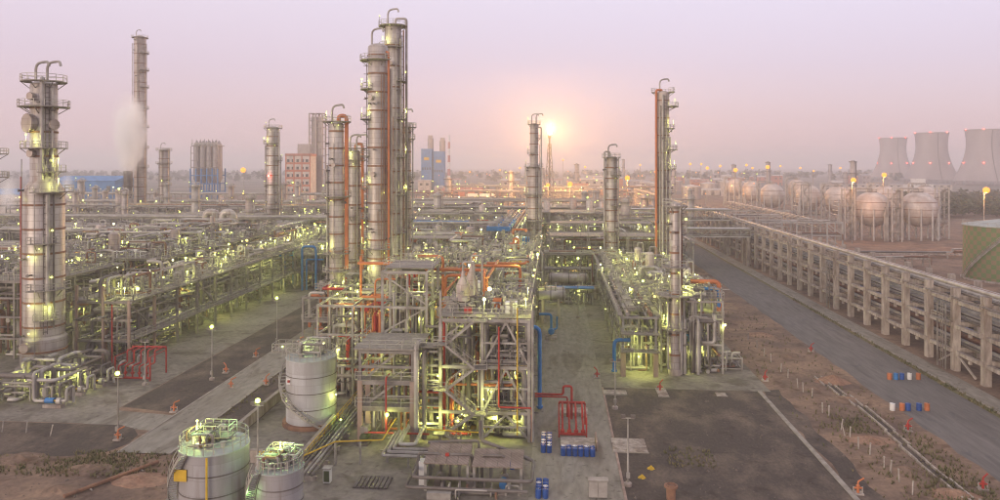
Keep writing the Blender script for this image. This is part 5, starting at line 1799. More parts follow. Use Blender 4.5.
for a, b in ((21.4, 125.2), (22.0, 125.4), (24.2, 125.2)):
    t.pipe('standpipe', [(a, b, .2), (a, b, 9.5), (a, b + 2, 9.5)], .26, 'pipe')
fill_pipes(t, 18.4, 28.4, 125.5, 139.5, .4, 14.2, 85, 52, (.07, .26), PIPE_MIX * 2 + ['orange', 'blue', 'pipe_rust'])
t.pipe('orange_line', [(24, 131, 15.2), (29, 131, 15.2), (29, 131, 10)], .4, 'orange', rad=.9)
t.pipe('blue_line', [(26, 129.5, 14.2), (28.6, 129.5, 14.2), (28.6, 129.5, 11)], .3, 'blue', rad=.8)
for k in range(14):
    lamp(t, (rng.uniform(18, 29), rng.uniform(126, 140), rng.choice([4.2, 8.6, 11.6, 14.8])), .22, 'lampgreen', 0)
lamp(t, (28.9, 126, 8.6), .3, 'lampgreen', 0)
fittings(t, 18.2, 28.6, 126.5, 140, 12.7, 90, 23, 'galv')
fittings(t, 18.2, 28.6, 126.5, 140, .05, 80, 24, 'pipe_dull', (.8, 4))
t = T('pipe_skid', 'low skid of grey pipes and frames on the apron edge', 'skid', (29.5, 132, 0))
frame(t, [26.6, 29.6, 32.4], [128.6, 131.5], [.6, 2.4], 'galv', .2)
fill_pipes(t, 26.8, 32.2, 128.8, 131.4, .6, 3.0, 16, 53, (.08, .2))
t = T('process_structure', 'tangled steel decks behind the slim column, stepping back to the tall one', 'structure', (25, 170, 0))
frame(t, [18.4, 24.5, 31], [146, 155, 165, 176, 190, 203], [4.8, 9.2], 'galv', .3, decks=((4.82, 18, 31.4, 146, 160), (9.22, 18, 24.5, 150, 203), (9.22, 24.5, 31.4, 170, 203)))
fill_pipes(t, 18.6, 31, 146, 202, .4, 13, 150, 54, (.08, .28), PIPE_MIX * 2 + ['orange', 'pipe_rust'])
for k in range(40):
    lamp(t, (rng.uniform(18, 31), rng.uniform(146, 203), rng.choice([4.0, 8.4, 10.8, 11.4, 12.2])), .22, 'lampgreen', 0)
fittings(t, 18.5, 31, 146, 203, 9.3, 300, 21, 'galv')
fittings(t, 18.5, 31, 146, 203, .05, 200, 22, 'pipe_dull', (.8, 4))
for k, (x, y) in enumerate(((21, 148), (28, 158), (21.5, 168), (28, 181), (21.8, 195))):
    vvessel('insulated upright vessel among the decks behind the slim column', x, y, 5.5, 6 + k % 3 * 2, 1.0, 'clad' if k % 2 else 'clad_warm', 'upright vessels behind the slim column')
# street end: transverse rack, drums and blue-roofed shelter
rack('pipe_rack', 'transverse two-tier rack closing the end of the street', 'x', -3.5, 17.5, 208, 214, [5.6, 10.3], 5.2, 7, near=True, cm='galv', nlamps=6, lampr=.28, deck=1)
hdrum('large grey horizontal drum behind the blue-roofed shelter', 3.5, 203, 4.2, 10, 1.5, 'x', 'clad')
t = T('pipe_shelter', 'long shelter with a bright blue sheet roof at the end of the street', 'shelter', (3.5, 187, 0))
for i in range(8):
    t.box('roof_sheet', -3.0 + i * 1.6, -1.43 + i * 1.6, 185.5, 189, 4.3, 4.42, 'blue')
for x in (-2.8, 3.2, 9.4):
    for y in (186, 188.6):
        t.box('post', x - .13, x + .13, y - .13, y + .13, 0, 4.3, 'galv')
fill_pipes(t, -2.6, 9.2, 186, 188.6, .4, 3.8, 20, 61, (.08, .24))
lamp(t, (0, 186, 3.4), .24, 'lampgreen', 0)
lamp(t, (6, 187.5, 3.4), .24, 'lampgreen', 0)
hdrum('grey horizontal drum lying under the transverse rack', 8.4, 196, 2.4, 7, 1.1, 'x', 'clad')
hdrum('pale horizontal drum beside the main rack, first of the pair', -1.2, 165, 6.2, 6, 1.1, 'x', 'pipe', 'drums beside the main rack')
hdrum('pale horizontal drum beside the main rack, second of the pair', -1.2, 171, 6.2, 6, 1.0, 'x', 'clad', 'drums beside the main rack')
t = T('blue_pump_set', 'small bright blue pump set next to the main rack', 'pump', (-1, 150, 0))
t.box('base', -2.2, .2, 148.6, 151.4, .03, .5, 'concrete')
t.lathe('casing', [(.02, -.9), (.6, -.8), (.7, 0), (.6, .8), (.02, .9)], (-1, 150, 1.5), 'blue', 14, 'y')
t.pipe('pipe', [(-1, 150, 2), (-1, 150, 5), (-3.5, 150, 5)], .25, 'blue')
t.pipe('pipe', [(-1, 151, 1.5), (.2, 152.4, 1.5), (.2, 152.4, 4)], .2, 'blue')

# ------------------------------------------------------------------ decked racks and equipment beside the swaged tower
def left_block():
    t = T('process_structure', 'long two-deck steel structure with yellow-lit walkways along the apron', 'structure', (-82, 200, 0))
    xs = [-86.5, -81.5, -76.6]
    ys = [124 + 8.2 * i for i in range(18)]
    for i, y in enumerate(ys):
        for x in xs:
            t.beam('column', (x, y, 0), (x, y, 11.6 if x > -80 else 14.2), .42, .42, 'fireproof' if y < 140 else 'steel')
        if i < 12:
            for z in (4.5, 8.2, 11.4):
                t.beam('cross_beam', (xs[0], y, z - .2), (xs[-1] + .6, y, z - .2), .3, .4, 'steel')
    for x in xs:
        for z in (4.5, 11.4):
            t.beam('side_beam', (x, ys[0], z - .2), (x, ys[-1], z - .2), .55, .3, 'galv')
    for z, x0, x1 in ((4.55, -78.4, -75.6), (11.45, -79, -75.8), (11.45, -87.5, -84.5)):
        for i in range(0, 17):
            t.box('deck', x0, x1, ys[i] + .03, ys[i + 1] - .03, z, z + .1, 'deck')
        t.rail([(x1, ys[0], z + .1), (x1, ys[-1], z + .1)])
        t.rail([(x0, ys[0], z + .1), (x1, ys[0], z + .1)])
    for i in range(0, 16, 3):
        t.beam('brace', (-76.6, ys[i], 4.2), (-76.6, ys[i + 1], .5), .2, .2, 'steel')
        t.beam('brace', (-76.6, ys[i], 11.0), (-76.6, ys[i + 1], 4.8), .2, .2, 'steel')
    fill_pipes(t, -87, -78.6, 124.5, 190, .4, 11, 130, 71, (.09, .34))
    fill_pipes(t, -87, -77, 126, 262, 11.6, 15.6, 120, 72, (.08, .3), PIPE_MIX * 3 + ['white', 'pipe_rust'])
    fill_pipes(t, -87, -78.6, 190, 262, .4, 11, 60, 75, (.09, .3))
    fittings(t, -87, -84.8, 125, 262, 11.55, 160, 1, 'galv')
    fittings(t, -84, -76, 125, 262, 11.55, 420, 2, 'pipe')
    fittings(t, -86, -78.6, 125, 262, 4.6, 260, 3, 'galv', (.6, 3))
    fittings(t, -86, -78.6, 121, 262, .02, 240, 4, 'pipe_dull', (.6, 3))
    for k in range(6):
        x = -85.6 + k * 1.5
        t.pipe('header_pipe', [(x, 122, 8.4 + .3 * (k % 2)), (x, 262, 8.4 + .3 * (k % 2))], rng.choice([.18, .25, .32]), rng.choice(PIPE_MIX))
        t.pipe('header_pipe', [(x, 124, 5.0), (x, 262, 5.0)], rng.choice([.18, .25]), rng.choice(PIPE_MIX))
    t.pipe('fire_main', [(-79.3, 123.2, .2), (-79.3, 123.2, 11)], .13, 'red')
    r = random.Random(5)
    for k in range(70):
        y = 125 + 137 * (k + r.random()) / 70
        lamp(t, (r.uniform(-87, -76), y, r.choice([13.4, 13.8, 14.6, 15.2])), r.uniform(.16, .3), 'lampgreen', 1.8)
    for k in range(30):
        y = 125 + 137 * (k + r.random()) / 30
        lamp(t, (r.uniform(-86, -77.5), y, r.choice([3.6, 3.6, 10.4])), .24, 'lampgreen', 0, 800)
    lamp(t, (-76.2, 126, 13.4), .34, 'lampgreen', 2)


left_block()
# pumps and pipe loops at its foot
for k in range(5):
    pump('grey pump with looping pipes on the apron below the walkways', -74.4 - .6 * (k % 2), 103 + k * 4.2 if k else 101.5, R(0), 'pumps on the apron')
t = T('pipe_manifold', 'bundle of looping silver pipes on frames at the swaged tower foot', 'pipework', (-79, 108, 0))
frame(t, [-84.5, -80, -76.5], [104, 110], [2.4], 'galv', .22)
fill_pipes(t, -86, -75.5, 102, 117, .4, 4.6, 46, 83, (.12, .36), ['pipe', 'pipe', 'galv', 'pipe_dull'])
for k in range(4):
    lamp(t, (-84 + k * 2.6, 106 + k, 3.2), .24, 'lampgreen', 0, 500)
t = T('exchanger_bank', 'bank of fat silver pipes and exchangers standing before the swaged tower', 'pipework', (-93, 105, 0))
for pts, rr in (([(-104, 104, 6.4), (-90.6, 104, 6.4), (-90.6, 104, 1)], .62), ([(-104, 106.5, 8.2), (-88.4, 106.5, 8.2), (-88.4, 106.5, 3), (-92, 106.5, 3)], .6), ([(-96.5, 102.5, .5), (-96.5, 102.5, 5.2), (-89.8, 102.5, 5.2), (-89.8, 108, 5.2)], .5), ([(-99, 101.5, .5), (-99, 101.5, 4.0), (-94, 101.5, 4.0), (-94, 101.5, .5)], .36)):
    t.pipe('duct', pts, rr, 'pipe', rad=1.5, n=12)
t.lathe('exchanger', [(.02, -3.2), (.8, -3), (1.1, -2.6), (1.1, 2.6), (.8, 3), (.02, 3.2)], (-91.5, 103.2, 3.0), 'clad', 18, 'x')
t.lathe('exchanger', [(.02, -3.2), (.8, -3), (1.0, -2.6), (1.0, 2.6), (.8, 3), (.02, 3.2)], (-99.5, 105.8, 2.6), 'clad_warm', 18, 'x')
frame(t, [-103, -97, -91, -86.8], [100.6, 104.8], [1.6], 'galv', .3)
fill_pipes(t, -103, -87, 100, 108, .3, 4.5, 34, 84, (.1, .3))
t.pipe('orange_collar', [(-89.8, 102.6, 4.3), (-89.8, 102.6, 3.4)], .66, 'orange')
t = T('process_structure', 'dark steel frame with stacked pipe tiers at the plant boundary', 'structure', (-105, 140, 0))
frame(t, [-124, -116, -108, -100, -94], [126, 134, 142, 150], [4, 8, 11.5, 14.5], 'steel', .36, decks=((14.52, -124.3, -93.7, 125.7, 150.3), ))
for k in range(16):
    z = rng.choice([4.3, 8.3, 11.8])
    y = 126 + rng.uniform(0, 24)
    t.pipe('tier_pipe', [(-126, y, z), (-93, y, z)], rng.uniform(.15, .4), rng.choice(PIPE_MIX))
fill_pipes(t, -124, -94, 126, 150, 14.8, 18, 44, 85, (.08, .28))
fittings(t, -124, -94, 126, 150, 14.6, 260, 5)
fill_pipes(t, -124, -94, 126, 150, .5, 14, 60, 86, (.1, .34))
for k in range(26):
    lamp(t, (rng.uniform(-124, -94), rng.uniform(126, 150), rng.choice([16.5, 16.8, 3.2, 7.2])), .24, 'lampgreen', 1.6 if k % 3 else 0, 500)
# back decks
t = T('process_structure', 'broad deck crowded with small pipes and floodlights behind the walkway structure', 'structure', (-106, 200, 0))
frame(t, [-128, -118, -108, -98, -90], [158, 170, 182, 194, 206, 218, 230], [6, 14.5], 'steel', .36, decks=((14.52, -128.3, -89.7, 157.7, 230.3), ))
fill_pipes(t, -128, -90, 158, 230, 14.8, 18.6, 190, 87, (.08, .3), PIPE_MIX * 3 + ['white', 'white', 'pipe_rust', 'yellow'])
fittings(t, -128, -90, 158, 230, 14.6, 900, 6)
fittings(t, -128, -90, 158, 230, 14.6, 300, 7, 'white', (.5, 2))
fill_pipes(t, -128, -90, 158, 230, 0.5, 14, 60, 88, (.1, .34))
for k in range(64):
    lamp(t, (rng.uniform(-128, -90), rng.uniform(158, 230), rng.choice([16.2, 16.8, 17.4, 12.5])), rng.uniform(.16, .3), 'lampgreen', 1.6)
for k in range(10):
    x, y = rng.uniform(-126, -92), 160 + k * 7
    if k % 2:
        hdrum('silver horizontal drum on the broad lamp-lit deck', x, y, 16.4, rng.uniform(4, 7), rng.uniform(.7, 1.1), 'x', 'clad', 'drums on the broad deck', zb=14.62)
    else:
        vvessel('silver upright vessel on the broad lamp-lit deck', x, y, 15.8, rng.uniform(2.5, 4.5), rng.uniform(.7, 1.2), 'clad_warm', 'vessels on the broad deck', zb=14.62)
t = T('process_structure', 'two-deck steel frame closing the end of the apron beside the blue hoop', 'structure', (-63, 216, 0))
frame(t, [-75.6, -68, -60, -52.5], [204, 212, 221], [5, 10], 'steel', .4, decks=((5.02, -75.9, -52.2, 203.6, 212), (10.02, -75.9, -52.2, 203.6, 221.3)))
fill_pipes(t, -75, -53, 205, 220, .5, 13, 90, 146, (.1, .34), PIPE_MIX * 2 + ['white'])
fittings(t, -75, -53, 204.5, 220, 10.1, 150, 147)
fittings(t, -75, -53, 204.5, 220, 5.1, 120, 148)
for k in range(22):
    lamp(t, (rng.uniform(-75, -53), rng.uniform(204.5, 220), rng.choice([3.8, 8.4, 12, 12.4])), .26, 'lampgreen', 1.6 if k % 3 else 0)
for p, q in (((-75.6, 204, .4), (-68, 204, 4.6)), ((-60, 204, 5.2), (-52.5, 204, 9.6)), ((-68, 204, 5.2), (-60, 204, 9.6))):
    t.beam('brace', p, q, .2, .2, 'steel')
t = T('pipe_manifold', 'pair of fat silver elbow ducts standing up behind the broad deck', 'pipework', (-118, 250, 0))
for dx in (0, 6):
    t.pipe('duct', [(-122 + dx, 243, .5), (-122 + dx, 243, 19.5), (-118.5 + dx, 243, 19.5), (-118.5 + dx, 247, 10)], 1.3, 'clad', rad=3, n=14)
    t.lathe('flange', [(1.3, 0), (1.7, 0), (1.7, .5), (1.3, .5)], (-122 + dx, 243, 12), 'pipe_dull', 16)

# racks of the back field
BX = [
    ('y', 236, 420, -100, -92, [6, 11, 15], 'rack running away beyond the broad deck'),
    ('x', -230, -128, 168, 176, [6, 10.5, 14.5], 'three-tier rack crossing behind the boundary frame'),
    ('x', -250, -130, 205, 213, [6, 11, 16], 'tall rack crossing toward the blue sheds'),
    ('x', -260, -70, 262, 270, [6, 11.5, 16], 'rack crossing the field past the elbow ducts'),
    ('x', -280, -60, 318, 326, [7, 12, 17], 'rack crossing the field in front of the ringed column'),
    ('x', -300, -40, 372, 380, [7, 12, 16], 'rack crossing the field behind the ringed column'),
    ('y', 224, 330, -70, -62, [5, 10, 14], 'rack leading from the gravel strip toward the ringed column'),
    ('x', -66, -20, 222, 229, [5, 10, 14], 'rack with orange and blue pipes joining the tall columns to the main rack'),
    ('x', -62, -20, 252, 259, [5, 10, 15], 'second rack joining the main rack from the column row'),
    ('x', -56, -20, 290, 297, [6, 11, 16], 'third rack joining the main rack before the red shed'),
    ('x', -70, 10, 345, 352, [5, 10, 15], 'broad rack crossing beyond the main rack end'),
    ('x', -80, 28, 400, 408, [6, 12, 16], 'rack crossing well beyond the stepped column'),
    ('x', -3, 34, 238, 245, [5.5, 10.5, 13], 'rack crossing behind the stocky column'),
    ('x', -3, 34, 270, 277, [6, 11.5], 'rack crossing between stepped and tall lone columns'),
    ('x', 4, 46, 308, 315, [6, 11, 15], 'rack crossing below the flare glow'),
    ('y', 230, 420, 36, 43, [6, 12], 'rack running beside the road beyond the pipe bridge'),
    ('x', 0, 60, 360, 367, [6, 12, 15], 'faint rack crossing below the distant flare'),
    ('x', -160, 40, 470, 478, [7, 13], 'far rack in the haze'),
    ('x', -340, -120, 450, 458, [7, 13, 17], 'hazy rack before the silo block'),
    ('y', 330, 520, -150, -142, [7, 13], 'hazy rack leading toward the slender tower'),
]
for i, (ax, a0, a1, c0, c1, zs, lb) in enumerate(BX):
    rack('pipe_rack', 'grey ' + lb, ax, a0, a1, c0, c1, zs, 8.5, 6, cm='steel' if i % 3 else 'galv', nlamps=int(abs(a1 - a0) / (9 if a0 > -150 else 14)) + 2, cs=.4, seed=100 + i, mix=PIPE_MIX + (['orange', 'orange', 'blue'] if i in (7, 8, 9) else ['white']), deck=len(zs) - 1 if i % 2 else None, lampr=.3, rmax=.45)

# clusters of vessels, decks and pipework between those racks
CL = [(-60, -22, 204, 220, 46, 'between the column row and the main rack'), (-58, -22, 232, 250, 46, 'beyond the column row with blue ladders'), (-58, -22, 262, 288, 46, 'under the haze near the main rack'), (-56, -22, 300, 340, 46, 'before the long red-roofed shed'), (-2, 33, 216, 236, 44, 'behind the transverse rack'), (-2, 33, 248, 268, 44, 'around the foot of the tall lone column'), (0, 34, 280, 306, 40, 'below the flare near the pipe bridge'), (-130, -72, 272, 314, 60, 'in front of the ringed column'), (-140, -60, 328, 368, 60, 'around the ringed column foot'), (-220, -135, 180, 203, 50, 'before the blue sheds'), (-230, -130, 216, 258, 60, 'between the elbow ducts and the sheds'), (-240, -140, 275, 314, 50, 'below the steam plume'), (-68, -30, 355, 398, 40, 'in the haze beyond the column row'), (-14, 30, 320, 358, 40, 'in the glow around the flare base'), (-260, -150, 330, 368, 44, 'at the foot of the slender tower')]
for i, (x0, x1, y0, y1, n, lb) in enumerate(CL):
    r = random.Random(200 + i)
    t = T('process_unit', 'open process deck with pipes and floodlights ' + lb, 'process unit', ((x0 + x1) / 2, (y0 + y1) / 2, 0))
    nx = max(2, int((x1 - x0) / 11))
    xs = [x0 + (x1 - x0) * k / nx for k in range(nx + 1)]
    ys = [y0, (y0 + y1) / 2, y1]
    hs = [r.uniform(5, 6.5), r.uniform(9.5, 11.5)]
    frame(t, xs, ys, hs, 'steel' if i % 2 else 'galv', .36)
    for k in range(nx):
        if r.random() < .6:
            t.box('deck', xs[k], xs[k + 1] - .05, y0, y1, hs[1] + .02, hs[1] + .12, 'deck')
            t.rail([(xs[k], y0, hs[1] + .12), (xs[k + 1], y0, hs[1] + .12)])
        if r.random() < .55:   # a penthouse frame over one bay
            for xx in (xs[k] + .2, xs[k + 1] - .3):
                for yy in (y0 + .3, ys[1] - .3):
                    t.beam('column', (xx, yy, hs[1]), (xx, yy, hs[1] + 5), .3, .3, 'galv')
            t.box('deck', xs[k], xs[k + 1] - .1, y0, ys[1], hs[1] + 5, hs[1] + 5.15, 'deck')
            t.rail([(xs[k], y0, hs[1] + 5.15), (xs[k + 1] - .1, y0, hs[1] + 5.15)])
    fill_pipes(t, x0, x1, y0, y1, .5, hs[1] + 4, n, 300 + i, (.1, .36), PIPE_MIX * 2 + (['orange', 'blue', 'red', 'yellow'] if i < 4 else ['white']))
    fittings(t, x0, x1, y0, y1, hs[1] + .1, int((x1 - x0) * (y1 - y0) * .36), 400 + i, 'galv', (.8, 4.2))
    fittings(t, x0, x1, y0, y1, .05, int((x1 - x0) * (y1 - y0) * .12), 430 + i, 'pipe_dull', (1, 5))
    for k in range(int(n * .42)):
        lamp(t, (r.uniform(x0, x1), r.uniform(y0, y1), r.choice([hs[1] + 2, hs[1] + 2.6, hs[1] + 3.2, hs[0] - 1])), r.uniform(.2, .34), 'lampgreen', 1.8)
    for k in range(3):
        lamp(t, (r.uniform(x0, x1), r.uniform(y0, y1), 4.2), .3, 'lampgreen', 0, 800)
    for k in range(int((x1 - x0) / 7)):
        x = x0 + 4 + k * 6.6 + r.uniform(-2, 2)
        y = r.uniform(y0 + 2, y1 - 2)
        q = r.random()
        if q < .45:
            hdrum('silver horizontal drum ' + lb, x, y, hs[1] + 1.9, r.uniform(5, 8), r.uniform(.9, 1.5), 'x', r.choice(['clad', 'clad_warm', 'pipe']), 'horizontal drums ' + lb, zb=hs[1] + .12)
        elif q < .85:
            vvessel('silver upright vessel ' + lb, x, y, 3.0, r.uniform(9, 17), r.uniform(.9, 1.7), r.choice(['clad', 'clad_warm']), 'upright vessels ' + lb)
# blue ladders and trays among the columns
for k, (px, D, lb) in enumerate(((287, 215, 'bright blue pipe hoop standing by the racks behind the gravel strip'), (309, 205, 'bright blue pipe loop near the foot of the orange-piped column'))):
    x, y = dp(px, D)
    t = T('blue_pipe_loop', lb, 'pipe', (x, y, 0))
    t.pipe('pipe', [(x - 2, y, .3), (x - 2, y, 12.8), (x + 2, y, 12.8), (x + 2, y, .3)], .3, 'blue', rad=1.0)
    t.pipe('pipe', [(x - 1, y + .8, .3), (x - 1, y + .8, 9), (x + 4, y + .8, 9)], .22, 'blue')
# blue fan housings on the main rack
for k in range(4):
    y = 214 + k * 9
    t = T('air_cooler', 'blue finned air cooler mounted on top of the main rack', 'air cooler', (-17, y, 15.2), 'blue air coolers on the main rack')
    t.box('plenum', -20.4, -13.6, y - 3, y + 3, 16.6, 17.8, 'blue')
    for s in (-1.6, 1.6):
        t.lathe('fan_ring', [(1.4, 17.8), (1.3, 18.6), (1.15, 18.6), (1.2, 17.9)], (-17 + s, y, 0), 'galv', 16)
    for a in (-20, -14):
        for b in (-2.6, 2.6):
            t.box('leg', a - .12, a + .12, y + b - .12, y + b + .12, 15.2, 16.6, 'galv')

# upright vessels and slim columns standing up through the back field
r = random.Random(77)
for i in range(34):
    px, D = r.uniform(60, 330), r.uniform(235, 460)
    if i > 22:
        px, D = r.uniform(415, 700), r.uniform(250, 420)
    x, y = dp(px, D)
    h = r.uniform(15, 27)
    q = r.uniform(1.0, 2.0)
    lb = 'slim silver column poking up among the racks behind the walkways' if i <= 22 else 'slim silver column poking up among the racks below the flare'
    t = T('slim_column', lb, 'column', (x, y, 0), 'slim columns among the back racks')
    m = r.choice(['clad', 'clad_warm', 'pipe'])
    t.lathe('shell', [(q, 0), (q, h), (q * .8, h + q * .3), (q * .4, h + q * .5), (.05, h + q * .55)], (x, y, 0), m, 16)
    for z in (h * .45, h * .75, h - .4):
        a0 = R(r.uniform(150, 220))
        d = t.vf('platform', sector_deck((x, y), q, q + 1.2, a0, a0 + R(230), z), 'deck')
        t.rail([(x + (q + 1.15) * math.cos(a0 + k * .5), y + (q + 1.15) * math.sin(a0 + k * .5), z) for k in range(9)], False, d, th=.1)
    t.pipe('riser_pipe', [(x + q + .5, y, .5), (x + q + .5, y, h + 1.4), (x, y, h + 1.4), (x, y, h)], .22, 'pipe')
    lamp(t, (x - q - .8, y - .6, h + 1.6), .3, 'lampgreen', 1.6, 0)

# ------------------------------------------------------------------ flare
x, y = dp(549.5, 610)
t = T('flare_stack', 'tall lattice flare stack with a burning tip', 'flare stack', (x, y, 0))
for i in range(3):
    a = R(90 + 120 * i)
    t.beam('leg', (x + 5 * math.cos(a), y + 5 * math.sin(a), 0), (x + 1.4 * math.cos(a), y + 1.4 * math.sin(a), 54), .5, .5, 'steel')
    b = R(90 + 120 * (i + 1))
    for k in range(9):
        z0, z1 = 6 * k, 6 * k + 6
        r0, r1 = 5 - 3.6 * z0 / 54, 5 - 3.6 * z1 / 54
        t.beam('lattice_bar', (x + r0 * math.cos(a), y + r0 * math.sin(a), z0), (x + r1 * math.cos(b), y + r1 * math.sin(b), z1), .25, .25, 'steel')
t.pipe('riser', [(x, y, 0), (x, y, 59)], .7, 'pipe_dull')
t.lathe('tip', [(.7, 58.5), (1.3, 59), (1.3, 61.5), (1.0, 61.5)], (x, y, 0), 'darksteel', 16)
r = random.Random(9)
pr = []
for i in range(11):
    q = i / 10
    pr.append((max(.05, 2.1 * math.sin(math.pi * q ** .8) ** .8 * (1 - .3 * q)), 61 + 9.0 * q))
v, f = lathe_vf(pr, 14, (x, y, 0))
v = [(a + r.uniform(-.3, .3) + (c - 61) * .1, b + r.uniform(-.3, .3), c + r.uniform(-.4, .4)) for a, b, c in v]
t.vf('flame_core', (v, f), 'flame', True)


def soft_cloud(name, loc, scale, build):
    """a ball of gas whose density dies away towards its rim, broken by noise"""
    bm = bmesh.new()
    bmesh.ops.create_icosphere(bm, subdivisions=3, radius=1)
    me = bpy.data.meshes.new(name)
    bm.to_mesh(me)
    bm.free()
    ob = bpy.data.objects.new(name, me)
    COL.objects.link(ob)
    M = bpy.data.materials.new(name)
    M.use_nodes = True
    n = M.node_tree
    n.nodes.clear()
    o_ = n.nodes.new('ShaderNodeOutputMaterial')
    vv = n.nodes.new('ShaderNodeVolumePrincipled')
    tcn = n.nodes.new('ShaderNodeTexCoord')
    nz = n.nodes.new('ShaderNodeTexNoise')
    nz.inputs['Scale'].default_value = 3.0
    nz.inputs['Detail'].default_value = 4
    nz.inputs['Roughness'].default_value = .6
    ctr = n.nodes.new('ShaderNodeVectorMath'); ctr.operation = 'SUBTRACT'; ctr.inputs[1].default_value = (.5, .5, .5)
    sc = n.nodes.new('ShaderNodeVectorMath'); sc.operation = 'SCALE'; sc.inputs['Scale'].default_value = build['ragged']
    ad = n.nodes.new('ShaderNodeVectorMath'); ad.operation = 'ADD'
    ln = n.nodes.new('ShaderNodeVectorMath'); ln.operation = 'LENGTH'
    mr = n.nodes.new('ShaderNodeMapRange')
    mr.interpolation_type = 'SMOOTHSTEP'
    mr.inputs['From Min'].default_value = .84
    mr.inputs['From Max'].default_value = build['inner']
    m2 = n.nodes.new('ShaderNodeMath'); m2.operation = 'MULTIPLY'; m2.inputs[1].default_value = build['amount']
    k = n.links.new
    k(tcn.outputs['Object'], nz.inputs['Vector']); k(nz.outputs['Color'], ctr.inputs[0]); k(ctr.outputs[0], sc.inputs[0])
    k(tcn.outputs['Object'], ad.inputs[0]); k(sc.outputs[0], ad.inputs[1])
    k(ad.outputs[0], ln.inputs[0]); k(ln.outputs['Value'], mr.inputs['Value']); k(mr.outputs[0], m2.inputs[0])
    if build.get('fire'):
        vv.inputs['Density'].default_value = 0
        vv.inputs['Emission Color'].default_value = (*build['fire'], 1)
        k(m2.outputs[0], vv.inputs['Emission Strength'])
    else:
        vv.inputs['Color'].default_value = (1, .995, .995, 1)
        k(m2.outputs[0], vv.inputs['Density'])
    k(vv.outputs[0], o_.inputs['Volume'])
    me.materials.append(M)
    ob.matrix_basis = Matrix.Translation(loc) @ Matrix.Diagonal((*scale, 1))
    return ob


fl = soft_cloud('flame', (x + .8, y, 67.5), (8.6, 8, 10), dict(ragged=.45, inner=.1, amount=.55, fire=(1.0, .44, .10)))
fl.parent = t.o
fl.matrix_parent_inverse = t.inv
x2, y2 = x - 4, y + 40
# steam plume: a soft bank of vapour drifting up from the stack
sx, sy, sz = STEAM
st = soft_cloud('steam_plume', (sx + 3.5, sy - 4, sz + 19), (12, 10, 27), dict(ragged=.95, inner=.0, amount=.7))
st['kind'] = 'stuff'
st['label'] = 'soft white steam plume rising from the stack beside the slender tower'
st = soft_cloud('steam_plume', (sx + .5, sy - 1, sz + 4), (6, 6, 9), dict(ragged=.5, inner=.0, amount=.5))
st['kind'] = 'stuff'
st['label'] = 'thick foot of the steam plume at the stack mouth'

for px, D, z, sc_, lb in ((67, 330, 26, (4.5, 4, 10), 'thin wisp of steam beside the swaged tower and blue shed'), (8, 300, 24, (6, 5, 11), 'thin wisp of steam at the plant boundary')):
    x, y = dp(px, D)
    st = soft_cloud('steam_plume', (x, y, z), sc_, dict(ragged=.6, inner=.0, amount=.3))
    st['kind'] = 'stuff'
    st['label'] = lb

# ------------------------------------------------------------------ buildings behind the plant
def shed(label, x, y, wx, wy, h, wall, roof, group=None, name='shed', doors=3, pitch=.12):
    t = T(name, label, 'building', (x, y, 0), group)
    t.box('wall', x - wx / 2, x + wx / 2, y - wy / 2, y + wy / 2, 0, h, wall)
    hh = wy * pitch
    e = .6
    vs = [(x - wx / 2 - e, y - wy / 2 - e, h), (x + wx / 2 + e, y - wy / 2 - e, h), (x + wx / 2 + e, y + wy / 2 + e, h), (x - wx / 2 - e, y + wy / 2 + e, h), (x - wx / 2 - e, y, h + hh), (x + wx / 2 + e, y, h + hh)]
    t.vf('roof', (vs, [(0, 1, 5, 4), (2, 3, 4, 5), (0, 4, 3), (1, 2, 5), (3, 2, 1, 0)]), roof)
    n = max(2, int(wx / 9))
    for k in range(n):
        a = x - wx / 2 + wx * (k + .5) / n
        if k % max(1, n // doors) == 0:
            t.box('door', a - 1.8, a + 1.8, y - wy / 2 - .12, y - wy / 2 - .01, 0, min(h * .6, 5), 'darksteel')
        w = t.box('window', a - 1.6, a + 1.6, y - wy / 2 - .14, y - wy / 2 - .02, h * .66, h * .84, 'glass')
    return t


x, y = dp(96, 560)
shed('long bright blue metal shed behind the swaged tower', x, y, 50, 30, 24, 'bluewall', 'blueroof')
x, y = dp(18, 500)
shed('blue-roofed grey shed at the boundary behind the projecting platforms', x, y, 60, 30, 16, 'plaster', 'blueroof')
x, y = dp(208, 620)
t = T('silo_block', 'block of grey silos standing on a bright blue steel frame', 'silos', (x, y, 0))
for i in range(4):
    for j in range(2):
        cx_, cy_ = x - 8.4 + i * 5.6, y - 3 + j * 6
        t.lathe('silo', [(.6, 20), (2.7, 24), (2.7, 53), (.4, 57)], (cx_, cy_, 0), 'silo', 16)
for z in (34, 40, 46):
    t.beam('ring_beam', (x - 11.6, y - 6.6, z), (x + 11.6, y - 6.6, z), .5, .5, 'steel')
for i in range(5):
    t.box('frame_post', x - 11.6 + i * 5.8 - .25, x - 11.6 + i * 5.8 + .25, y - 6.9, y - 6.4, 33, 52, 'steel')
for z in (6, 13, 20, 27):
    for yy in (y - 7, y + 7):
        t.beam('blue_beam', (x - 12, yy, z), (x + 12, yy, z), .8, .8, 'blue')
for i in range(6):
    for yy in (y - 7, y + 7):
        t.box('blue_column', x - 12 + i * 4.8 - .45, x - 12 + i * 4.8 + .45, yy - .45, yy + .45, 0, 33, 'blue')
t.box('clad_storey', x - 11, x + 11, y - 6, y + 6, 2, 11, 'plaster')
t.box('top_deck', x - 11.5, x + 11.5, y - 6.5, y + 6.5, 52, 52.6, 'deck')
t.rail([(x - 11.5, y - 6.5, 52.6), (x + 11.5, y - 6.5, 52.6)], th=.25, step=3, hgt=2)
for i in range(7):
    t.box('roof_post', x - 11 + i * 3.6 - .2, x - 11 + i * 3.6 + .2, y - 6, y - 5.6, 52.6, 58, 'steel')
x, y = dp(301, 640)
